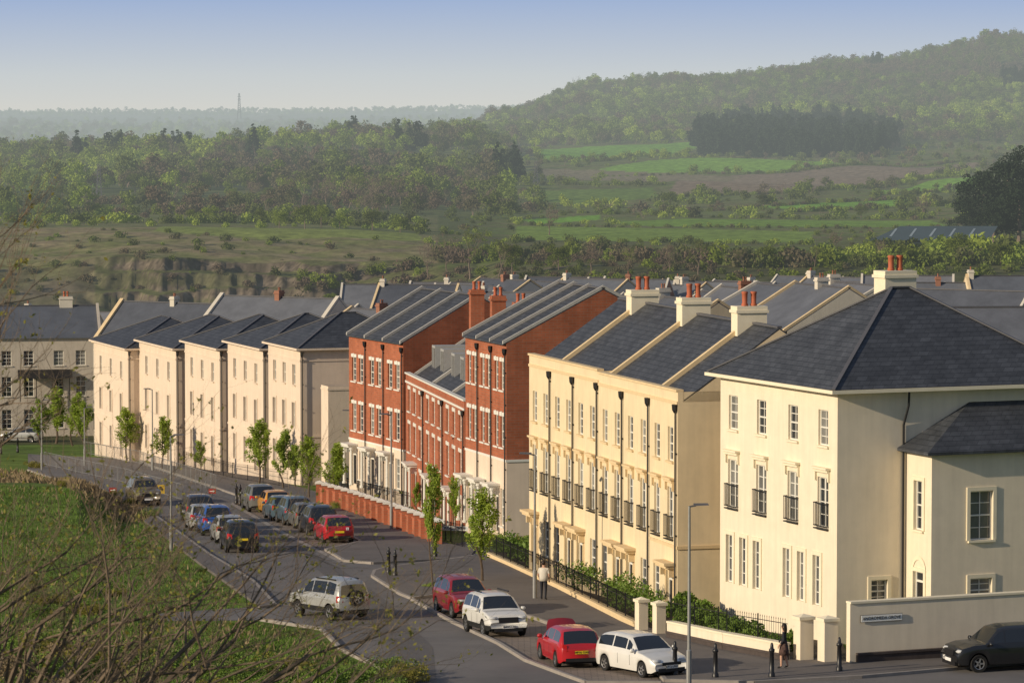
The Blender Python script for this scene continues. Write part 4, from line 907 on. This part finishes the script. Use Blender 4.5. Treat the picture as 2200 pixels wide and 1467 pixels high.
# ------------------------------------------------------------ VEGETATION
def street_tree_kind(seed,slim):
    rng=random.Random(seed);mb=MB();tips=[]
    grow(mb,Vector((0,0,0)),Vector((0,0,1)),.42,.014,0,rng,1.2,.1,7)
    for i in range(16):
        z=.24+.042*i;a=rng.uniform(0,6.28);grow(mb,Vector((0,0,z)),Vector((math.cos(a)*.6,math.sin(a)*.6,.9)).normalized(),.15*(1.1-z*.6)*(1 if slim else 1.25),.0045,1,rng,.6,.3,4,tips)
    mb.tube((0,0,.38),(0,0,.9),.011,.003,6)
    tm=mb.mesh('trunk',['bark'])
    B=[(t.x,t.y,t.z,rng.uniform(.02,.048),1,1,1.3) for t in tips]+[(0,0,rng.uniform(.4,.97),.035,1,1,1.6) for _ in range(10)]
    lm=leafcloud('crown',3600,B,.0155,seed,'leaf_street');return tm,lm
ST=[street_tree_kind(s,sl) for s,sl in((11,1),(12,0),(13,1),(14,0))]
for i,(px,by,ty,k,sx) in enumerate([(930,1266,1005,0,.6),(1036,1252,1062,1,1.25),(716,1085,960,3,1.4),(664,1072,948,1,1.4),(609,1052,928,2,1.4),(557,1042,910,1,1.35),(349,1010,902,3,1.4),(273,992,884,1,1.45),(183,968,868,1,1.5),(156,960,850,3,1.5),(121,955,838,0,1.8),(88,960,865,1,1.5),(635,1050,960,0,1.3),(430,1022,950,2,1.3),(975,1150,1030,0,.9),(895,1105,1040,2,1.1)]):
    g=G(px,by,.1);h=(by-ty)*g.y/F;e=empty('street_tree',g,i*1.7,label='young street tree in fresh green leaf on pavement',cat='tree',group='young street trees');e.scale=(h*sx,h*sx,h)
    inst(ST[k][0],'trunk',e);inst(ST[k][1],'crown',e)
def bush_mesh(seed,n,size,mt,flat=.7):
    r=random.Random(seed);B=[(r.uniform(-.6,.6),r.uniform(-.6,.6),r.uniform(.15,.6)*flat,r.uniform(.2,.4),1,1,.8) for _ in range(14)];return leafcloud('shrub',n,B,size,seed,mt)
BU=[bush_mesh(21,2500,.035,'leaf_hedge'),bush_mesh(22,2200,.04,'leaf_street'),bush_mesh(23,2500,.04,'leaf_bud'),bush_mesh(24,2500,.04,'dry')]
tb_=MB();rg_=random.Random(31)
for _ in range(9):
    a=rg_.uniform(0,6.28);grow(tb_,Vector((math.cos(a)*.1,math.sin(a)*.1,-.05)),Vector((math.cos(a)*.6,math.sin(a)*.6,1)).normalized(),.42,.013,3,rg_,.2,.5,4,kids=(2,2))
TW=tb_.mesh('shrub',['twig'])
rr=random.Random(5)
shr=[]
for i in range(18): shr.append((rr.uniform(400,900),rr.uniform(1445,1500),rr.uniform(.9,1.7),rr.choice([0,0,1,2])))
for i in range(14): 
    t=rr.random();shr.append((60+t*270+rr.uniform(-14,14),1006+t*108+rr.uniform(-10,10),rr.uniform(.6,1.1),rr.choice([3,2,3,0])))
for i in range(14): shr.append((rr.uniform(-50,260),rr.uniform(1250,1340),rr.uniform(.6,1.2),rr.choice([2,0,0,4])))
for i in range(24): shr.append((rr.uniform(-50,330),rr.uniform(1410,1500),rr.uniform(1.0,1.9),rr.choice([2,0,0,3,4])))
for i in range(10): shr.append((rr.uniform(-50,330),rr.uniform(1220,1330),rr.uniform(1.0,1.8),4))
for i in range(10): shr.append((rr.uniform(715,1000),rr.uniform(1085,1130),rr.uniform(.5,1.0),rr.choice([0,1])))
for i in range(12): shr.append((rr.uniform(1060,1160),rr.uniform(1160,1200),rr.uniform(.6,1.2),rr.choice([0,1])))
for i in range(6): shr.append((rr.uniform(880,960),rr.uniform(1262,1268),rr.uniform(.3,.5),rr.choice([0,1])))
for px,py,s,k in shr:
    g=G(px,py);o=inst(BU[k] if k<4 else TW,'shrub',None,g,rr.uniform(0,6),label='leafy shrub on the verge' if k<3 else ('clump of dry brown grass and stems' if k==3 else 'bare twiggy brown shrub on the verge'),cat='shrub',group='verge shrubs');o.scale=(s,s,s*.9)
def tufts(name,polys,n,mt,h,seed):
    r=np.random.RandomState(seed);V=[]
    for P in polys:
        W=[tuple(G(*p)[:2]) for p in P];A=np.array(W);x=r.uniform(A[:,0].min(),A[:,0].max(),n);y=r.uniform(A[:,1].min(),A[:,1].max(),n);q=inpoly(x,y,W);V.append(np.stack([x[q],y[q]],1))
    V=np.concatenate(V);z=h0(V[:,0],V[:,1]);c=np.stack([V[:,0],V[:,1],z],1);k=len(c);d=r.normal(size=(k,3))*h*.5;d[:,2]=h*(.6+.8*r.rand(k));s=r.normal(size=(k,3));s[:,2]=0;s/=np.linalg.norm(s,axis=1)[:,None];s*=h*.25
    v=np.stack([c-s,c+s,c+d],1).reshape(-1,3);me=bpy.data.meshes.new(name);me.from_pydata(v.tolist(),[],[(3*i,3*i+1,3*i+2) for i in range(k)]);me.materials.append(M[mt])
    inst(me,name,None,kind='stuff',label='rough grass on the verge')
GP=[[(-100,1040),(250,1100),(330,1130),(430,1225),(550,1305),(340,1316),(340,1334),(-100,1340)],[(-100,1340),(540,1338),(660,1362),(820,1460),(820,1500),(-100,1500)]]
tufts('grass',GP,46000,'grass_blade',.13,1)
tufts('dry_grass',[[(-100,1000),(60,1018),(250,1078),(328,1112),(310,1126),(200,1088),(-100,1030)]],10000,'dry',.4,2)
tufts('dry_grass',GP,2000,'dry',.25,6)
VC=bpy.data.collections.new('wood_tree_shapes')
def var(name,me): o=bpy.data.objects.new(name,me);VC.objects.link(o)
for i in range(5):
    me=leafcloud('w%d'%i,480,crown_blobs(40+i,cz=.52,rx=.28+.05*(i%3),rz=.34,n=15,br=.15),.045,40+i,'leaf_wood');var('aa_tree_%d'%i,me)
for i in range(2):
    mb=MB();rng=random.Random(60+i);grow(mb,Vector((0,0,-.05)),Vector((0,0,1)),.34,.02,4,rng,.3,.5,4,kids=(2,3))
    var('ab_tree_%d'%i,mb.mesh('wb%d'%i,['bark_far']))
CV=bpy.data.collections.new('conifer_shapes')
for i in range(3):
    me=leafcloud('c%d'%i,700,[(0,0,.12+.8*k/9,.26*(1-k/11.),1,1,.5) for k in range(10)] if i else crown_blobs(70,rx=.26,n=12,br=.17),.05,70+i,'leaf_dark');o=bpy.data.objects.new('cone_%d'%i,me);CV.objects.link(o)
HVc=bpy.data.collections.new('hedge_shapes')
for i in range(3):
    me=leafcloud('h%d'%i,260,[(R.uniform(-.5,.5),R.uniform(-.4,.4),R.uniform(.2,.6),.35,1,1,.8) for _ in range(8)],.10,80+i,'leaf_wood' if i else 'leaf_mid');o=bpy.data.objects.new('hedge_%d'%i,me);HVc.objects.link(o)
def scatter(name,pts,scl,coll,nv,label,seed=0,wts=None):
    pts=np.array(pts,float);n=len(pts);r=np.random.RandomState(seed);me=bpy.data.meshes.new(name);me.vertices.add(n);me.vertices.foreach_set('co',pts.ravel())
    for nm,ty,da in(('s','FLOAT',np.array(scl,float)),('r','FLOAT',r.uniform(0,6.28,n)),('k','INT',r.choice(nv,n,p=wts))):
        a=me.attributes.new(nm,ty,'POINT');a.data.foreach_set('value',da)
    me.update();ob=inst(me,name,kind='stuff',label=label)
    g=bpy.data.node_groups.new(name,'GeometryNodeTree');g.interface.new_socket('Geometry',in_out='INPUT',socket_type='NodeSocketGeometry');g.interface.new_socket('Geometry',in_out='OUTPUT',socket_type='NodeSocketGeometry')
    N=g.nodes;l=g.links;i=N.new('NodeGroupInput');o=N.new('NodeGroupOutput');io=N.new('GeometryNodeInstanceOnPoints');ci=N.new('GeometryNodeCollectionInfo')
    ci.inputs['Collection'].default_value=coll;ci.inputs['Separate Children'].default_value=True;ci.inputs['Reset Children'].default_value=True
    def na(nm,ty): a=N.new('GeometryNodeInputNamedAttribute');a.data_type=ty;a.inputs['Name'].default_value=nm;return a
    s=na('s','FLOAT');rt=na('r','FLOAT');k=na('k','INT');cb=N.new('ShaderNodeCombineXYZ')
    def out(nd): return [x for x in nd.outputs if x.enabled and x.name=='Attribute'][0]
    l.new(out(rt),cb.inputs[2]);l.new(i.outputs[0],io.inputs['Points']);l.new(ci.outputs[0],io.inputs['Instance']);io.inputs['Pick Instance'].default_value=True
    l.new(out(k),io.inputs['Instance Index']);l.new(cb.outputs[0],io.inputs['Rotation']);l.new(out(s),io.inputs['Scale']);l.new(io.outputs[0],o.inputs[0])
    md=ob.modifiers.new('g','NODES');md.node_group=g
rs=np.random.RandomState(12)
def wpoly(P): return [tuple(G(*p)[:2]) for p in P]
n=32000;u=rs.uniform(-.16,.16,n);Y=np.sqrt(rs.uniform(870**2,2800**2,n));X=u*Y
keep=np.ones(n,bool)
for P,c in FPOL: keep&=~inpoly(X,Y,P)
open_right=(u>.000)&(Y<1850)
keep&=~(open_right&(rs.rand(n)>.06))
keep&=~((Y<1000)&(u<0)&(rs.rand(n)>.4))
keep&=~((u<0)&(Y<1750)&(np.sin(X/31+Y/90)+np.sin(Y/55-X/50)>.25)&(rs.rand(n)>.16))
keep&=~((Y>1750)&(u<-.02)&(rs.rand(n)>.15))
X,Y,u=X[keep],Y[keep],u[keep];Z=h0(X,Y)-.4;S=rs.uniform(4.6,8.2,len(X))*(1+.5*(rs.rand(len(X))>.85));S[(u>.0)&(Y<1850)]*=.65;S[Y<1000]*=.75
scatter('woodland',np.stack([X,Y,Z],1),S,VC,7,'mixed spring woodland covering the far hillsides',1,[.14,.14,.14,.14,.14,.15,.15])
W=wpoly([(1485,318),(1500,290),(1600,268),(1850,270),(1940,300),(1900,338),(1700,340),(1500,335)])
A=np.array(W);x=rs.uniform(A[:,0].min(),A[:,0].max(),9000);y=rs.uniform(A[:,1].min(),A[:,1].max(),9000);q=inpoly(x,y,W);x,y=x[q][:900],y[q][:900]
ex=[]
for c,yy,k in((390,1480,4),(365,1480,3),(255,1500,5),(170,1480,3),(515,1400,1),(1090,1250,14),(760,1600,6),(1870,2600,8),(2180,2300,30),(880,1500,3)):
    for _ in range(k): ux=(c+rs.normal()*(18 if k>10 else 12)-1100)/F;Yx=yy+rs.normal()*15;ex.append((ux*Yx,Yx))
x=np.concatenate([x,[e[0] for e in ex]]);y=np.concatenate([y,[e[1] for e in ex]])
scatter('evergreen_wood',np.stack([x,y,h0(x,y)-.3],1),rs.uniform(8,14,len(x)),CV,3,'dark evergreen plantation on the hillside',2)
HL=[([(1110,520),(1300,520),(1750,526)],1.7),([(1110,483),(1300,489),(1500,489),(2050,492)],1.3),([(1110,458),(1290,459),(1480,467),(2000,470)],1.6),([(1430,424),(1750,412),(2100,369)],1.8),([(1400,458),(1620,448),(1960,426)],1.6),([(1160,350),(1300,347),(1480,325)],2),([(1290,380),(1650,374),(1800,357),(2100,343)],1.6),([(1160,397),(1430,398)],2),([(1870,422),(2110,410)],1.6),
 ([(0,478),(350,480),(560,478),(910,498)],2.6),([(950,560),(1300,560),(1600,575),(2200,570)],3.2),([(950,545),(1250,540),(1700,552),(2200,545)],2.4),([(1700,457),(1960,445),(2100,440)],2),([(0,462),(500,462),(900,480)],3.),([(640,640),(760,590),(900,575)],2.6),([(700,625),(900,605)],2.5),([(0,440),(500,440),(1000,445)],3.5),
 ([(1880,548),(2010,550),(2160,545)],3.2),([(1870,556),(2200,556)],4)]
hp=[];hs=[]
for L_,hh_ in HL:
    P=densify([G(*p) for p in L_],2.5)
    for p in P:
        xx=p.x+rs.normal()*.6;yy=p.y+rs.normal()*.9;hp.append((xx,yy,zs(xx,yy)-.3));hs.append(rs.uniform(.7,1.35)*hh_)
for _ in range(4200):
    uu=rs.uniform(-.14,.14);Yx=rs.uniform(560,900)
    if uu<-.015 and 618<Yx<652 and rs.rand()>(.30 if uu>-.112 else .95): continue
    if uu<-.015 and Yx>=650 and rs.rand()>.16: continue
    if uu<-.015 and Yx<=618 and rs.rand()>.5: continue
    if uu>=-.015 and Yx>680 and rs.rand()>.2: continue
    if any(inpoly(np.array([uu*Yx]),np.array([Yx]),P)[0] for P,c in FPOL): continue
    hp.append((uu*Yx,Yx,zs(uu*Yx,Yx)-.2));hs.append(rs.uniform(.5,1.9))
for _ in range(500):
    uu=rs.uniform(-.14,.14);Yx=rs.uniform(390,560);hp.append((uu*Yx,Yx,zs(uu*Yx,Yx)-.2));hs.append(rs.uniform(1,3))
for _ in range(700):
    uu=rs.uniform(-.01,.14);Yx=rs.uniform(900,1850)
    if any(inpoly(np.array([uu*Yx]),np.array([Yx]),P)[0] for P,c in FPOL): continue
    hp.append((uu*Yx,Yx,zs(uu*Yx,Yx)-.2));hs.append(rs.uniform(1.2,4))
scatter('hedgerow_scrub',hp,hs,HVc,3,'hedgerows and scrub across the quarry and fields',3)
n=5000;u=rs.uniform(-.15,.15,n);Y=np.concatenate([rs.uniform(4500,6500,n//2),rs.uniform(8000,9200,n-n//2)]);X=u*Y
scatter('distant_woods',np.stack([X,Y,h0(X,Y)-1],1),rs.uniform(7,15,n),VC,5,'hazy distant woods on the horizon',4)
TB=[]
for i in range(4):
    mb=MB();rng=random.Random(90+i);tips=[];grow(mb,Vector((0,0,-.02)),Vector((0,0,1)),.30,.018,5,rng,.28,.5,5,tips,kids=(2,3));TB.append((mb.mesh('trunk',['bark_far']),tips))
def budcloud(i,mt,n=1800,s=.008):
    t=TB[i][1];rng=random.Random(i);sel=[rng.choice(t) for _ in range(200)];return leafcloud('crown',n,[(p.x,p.y,p.z,.03,1,1,1) for p in sel],s,i,mt)
TC=[budcloud(i,'bark_far' if i%2 else 'leaf_mid') for i in range(4)]
LMs=[leafcloud('crown',2600,crown_blobs(100+i,cz=.58,rx=.32,rz=.36,n=22,br=.13),.022,100+i,'leaf_mid') for i in range(3)]
for i,(px,by,hpx,k,wd) in enumerate([(1010,600,150,0,1.2),(960,590,120,1,1.),(1070,600,110,2,1.),(1180,505,85,1,1.2),(1010,430,80,2,1.1),(920,600,110,3,.9),(1270,590,100,1,1.2),(1500,590,95,0,1.3),(1440,585,80,3,1.2),(1600,585,70,2,1.2),(1350,590,75,2,1.1),(1985,470,70,3,1.2),(1790,545,70,1,1.3),(1890,560,60,3,1.3),(600,440,85,2,1.2),(700,445,95,1,1.2),(800,450,100,3,1.2),(860,450,90,0,1.2),(540,440,75,1,1.2),(650,445,95,0,1.2),(750,448,100,2,1.2),(830,450,95,1,1.2),(1750,580,70,0,1.2),(1680,420,40,1,1.2),(1290,460,40,2,1.2),(880,300,38,3,1.2),(770,470,60,0,1.3)]):
    g=G(px,by);h=hpx*g.y/F;e=empty('bare_tree',g,i*2.1,label='bare spring tree with fine twiggy crown',cat='tree',group='bare trees beyond the houses');e.scale=(h*wd*.8,h*wd*.8,h*.85);inst(TB[k][0],'trunk',e);inst(TC[k],'crown',e)
GT=[(655,492,55,0,1.3),(600,490,42,1,1.3),(690,490,50,2,1.1),(450,478,38,1,1.3),(560,485,40,2,1),(800,495,45,0,1.5),(860,500,38,1,1.5),(730,492,36,2,1.2),(1100,590,70,0,1.),(1640,452,40,1,1.4),(1440,450,38,2,1.5),(1850,470,30,0,1.5),(710,655,28,1,1.5),(2060,560,60,2,1.6),(1650,575,50,0,1.3),(1200,580,60,1,1.2),(410,478,30,0,1.1),(1930,570,50,1,1.3),(2150,570,50,0,1.5),(90,390,45,1,1.4),(310,395,50,2,1.4),(240,350,36,0,1.4),(430,400,40,1,1.4)]
gr_=random.Random(9)
for _ in range(26): GT.append((gr_.uniform(0,1000),gr_.uniform(350,440),gr_.uniform(26,44),gr_.randint(0,2),gr_.uniform(1.2,1.6)))
for i,(px,by,hpx,k,wd) in enumerate(GT):
    g=G(px,by);h=hpx*g.y/F;e=empty('green_tree',g,i*1.3,label='small tree in bright fresh leaf',cat='tree',group='green trees beyond the houses');e.scale=(h*wd,h*wd,h);inst(LMs[k],'crown',e)
    mb=MB();mb.tube((0,0,-.05),(0,0,.6),.02,.01,6);inst(cached(('gt',),lambda:mb.mesh('trunk',['bark_far'])),'trunk',e)
for i,(px,py,tp,wd) in enumerate([(2165,520,308,1.05),(2112,515,355,1.2),(2225,520,300,1.1),(2082,512,410,1.3),(2190,525,380,1.4),(2135,525,420,1.5)]):
    p=G(px,py);h=(py-tp)*p.y/F;e=empty('evergreen_tree',(p.x,p.y,p.z-.2),i,label='large dark evergreen tree with broad crown',cat='tree',group='dark evergreens');e.scale=(h*wd,h*wd,h)
    inst(leafcloud('crown',6000,crown_blobs(120+i,cz=.52,rx=.32,rz=.40,n=40,br=.10),.016,120+i,'leaf_dark'),'crown',e);mb=MB();mb.tube((0,0,-.05),(0,0,.7),.03,.012,7);mb.obj('trunk',['bark_far'],e)
def mast(px,base,top,Y,w,name,label):
    p=at(px,base,Y);h=(base-top)*Y/F;mb=MB();r=w/2;t=Y*.00009
    for s in((1,1),(1,-1),(-1,1),(-1,-1)): mb.tube((s[0]*r,s[1]*r,-8),(s[0]*r*.25,s[1]*r*.25,h),t,t,4)
    k=9
    for i in range(k):
        a=r*(1-.75*i/k);b=r*(1-.75*(i+1)/k);z0=h*i/k;z1=h*(i+1)/k;mb.tube((-a,-a,z0),(b,-b,z1),t*.7,t*.7,3);mb.tube((a,-a,z0),(-b,-b,z1),t*.7,t*.7,3)
    e=empty(name,p,0,label=label,cat='mast');mb.obj('lattice',[M['lm']],e)
    for f in(.68,.82): m2=MB();m2.box(-r*.9,r*.9,-t,t,h*f,h*f+t*1.5);m2.obj('cross_arm',[M['lm']],e)
mast(514,244,201,5200,5,'radio_mast','tall lattice radio mast on the horizon');mast(1151,430,345,1150,2.4,'electricity_pylon','small lattice electricity pylon in the valley');mast(213,430,352,1050,2.2,'electricity_pylon','small lattice electricity pylon among trees')
for (px,py,Y,w) in((1935,215,2350,14),(1540,262,2200,10)):
    p=at(px,py,Y);house('pale house among hillside trees',(p.x+w/2,p.y),(-1,.1),w,9,p.z-6,p.z+2,'white_back',[],'white_back','gable',rmat='slate_far',cop=(0,0),name='house',found=10)
# bare trees close to the viewpoint
def near_tree(BY,seed,nlow,nup,rad,xr,label,zoff=0,buds=1300):
    mb=MB();rng=random.Random(seed);tips=[];L0=-.1375*BY;zb_=H-.1545*BY;gz=zs(L0-.4,BY)
    mb.tube((L0-.5,BY,gz-.3),(L0-.35,BY,zb_-1.0),.10,.07,8)
    for i in range(nlow):
        f=rng.random()**1.5;sx=-.45+f*xr;st=Vector((L0+sx,BY+rng.uniform(-1.2,1.2),zb_-.15+rng.uniform(-.35,.55)*(1-f*.6)+zoff))
        mb.tube((L0-.35,BY,zb_-1.1),st,.03,rad*1.2,5)
        dd=Vector((rng.uniform(-.1,1.1),rng.uniform(-.3,.3),rng.uniform(.1,1.0))).normalized()
        grow(mb,st,dd,rng.uniform(.42,.75)*(1-.3*f),rad*(1-.25*f),4,rng,.08,.40,5,tips,kids=(1,2))
    for i in range(nup):
        st=Vector((L0-.35,BY+rng.uniform(-1,1),zb_+rng.uniform(.4,2.1)));mb.tube((L0-.35,BY,zb_-1.0),st,.03,.012,5)
        dd=Vector((rng.uniform(.3,.8),rng.uniform(-.2,.2),rng.uniform(.1,.9))).normalized();grow(mb,st,dd,rng.uniform(.34,.48),rad*.9,3,rng,.2,.45,5,tips,kids=(1,2))
    e=empty('bare_tree',(0,0,0),0,label=label,cat='tree');mb.obj('trunk',['twig'],e)
    sel=[rng.choice(tips) for _ in range(buds)];inst(leafcloud('crown',buds*2,[(p.x,p.y,p.z,.02,1,1,1) for p in sel],.012,5,'leaf_bud'),'crown',e)
near_tree(19.,77,62,18,.0105,2.1,'bare twiggy tree with yellow green buds beside viewpoint',buds=1500)
near_tree(27.,78,22,3,.0115,3.0,'brown twiggy thicket with swelling buds beside viewpoint',buds=600)
# ------------------------------------------------------------ SKY, SUN, CAMERA
EL=math.radians(19);S=Vector((-.86,-.51,0)).normalized();ROT=math.atan2(S.x,S.y)
w=bpy.data.worlds.new('World');sc.world=w;w.use_nodes=True;n=w.node_tree.nodes;l=w.node_tree.links;bg=n['Background']
sky=n.new('ShaderNodeTexSky');sky.sky_type='NISHITA';sky.sun_disc=False;sky.sun_elevation=EL;sky.sun_rotation=ROT%(2*math.pi);sky.air_density=1.0;sky.dust_density=1.5;sky.ozone_density=2.5
tc=n.new('ShaderNodeTexCoord');sp=n.new('ShaderNodeSeparateXYZ');l.new(tc.outputs['Generated'],sp.inputs[0])
cr=n.new('ShaderNodeValToRGB');E=cr.color_ramp.elements
mr=n.new('ShaderNodeMapRange');mr.inputs[1].default_value=0;mr.inputs[2].default_value=.2;l.new(sp.outputs[2],mr.inputs[0]);l.new(mr.outputs[0],cr.inputs[0])
ST_=[(0,(.68,.68,.64)),(.045,(.60,.64,.66)),(.15,(.33,.44,.68)),(.4,(.19,.24,.36)),(1,(.16,.20,.29))]
E[0].position=0;E[0].color=(*ST_[0][1],1);E[1].position=1;E[1].color=(*ST_[-1][1],1)
for p_,c_ in ST_[1:-1]: k=E.new(p_);k.color=(*c_,1)
vs=n.new('ShaderNodeVectorMath');vs.operation='SCALE';vs.inputs['Scale'].default_value=8.0;l.new(cr.outputs[0],vs.inputs[0])
mx=n.new('ShaderNodeMix');mx.data_type='RGBA';mx.inputs[0].default_value=.88;l.new(sky.outputs[0],mx.inputs[6]);l.new(vs.outputs[0],mx.inputs[7]);l.new(mx.outputs[2],bg.inputs[0]);bg.inputs[1].default_value=.13
sun=bpy.data.lights.new('sun','SUN');sun.energy=4.3;sun.angle=math.radians(.5);sun.color=(1,.84,.62);so=bpy.data.objects.new('sun',sun);COL.objects.link(so)
D=Vector((S.x*math.cos(EL),S.y*math.cos(EL),math.sin(EL)));so.rotation_euler=D.to_track_quat('Z','Y').to_euler()
cam=bpy.data.cameras.new('camera');co=bpy.data.objects.new('camera',cam);COL.objects.link(co);co.location=(0,0,H);co.rotation_euler=(math.pi/2-PA,0,0)
cam.sensor_width=36;cam.lens=F/2200*36;cam.clip_start=1;cam.clip_end=20000;cam.dof.use_dof=True;cam.dof.focus_distance=175;cam.dof.aperture_fstop=18;sc.camera=co
sc.view_settings.view_transform='Standard';sc.view_settings.look='None';sc.view_settings.exposure=0
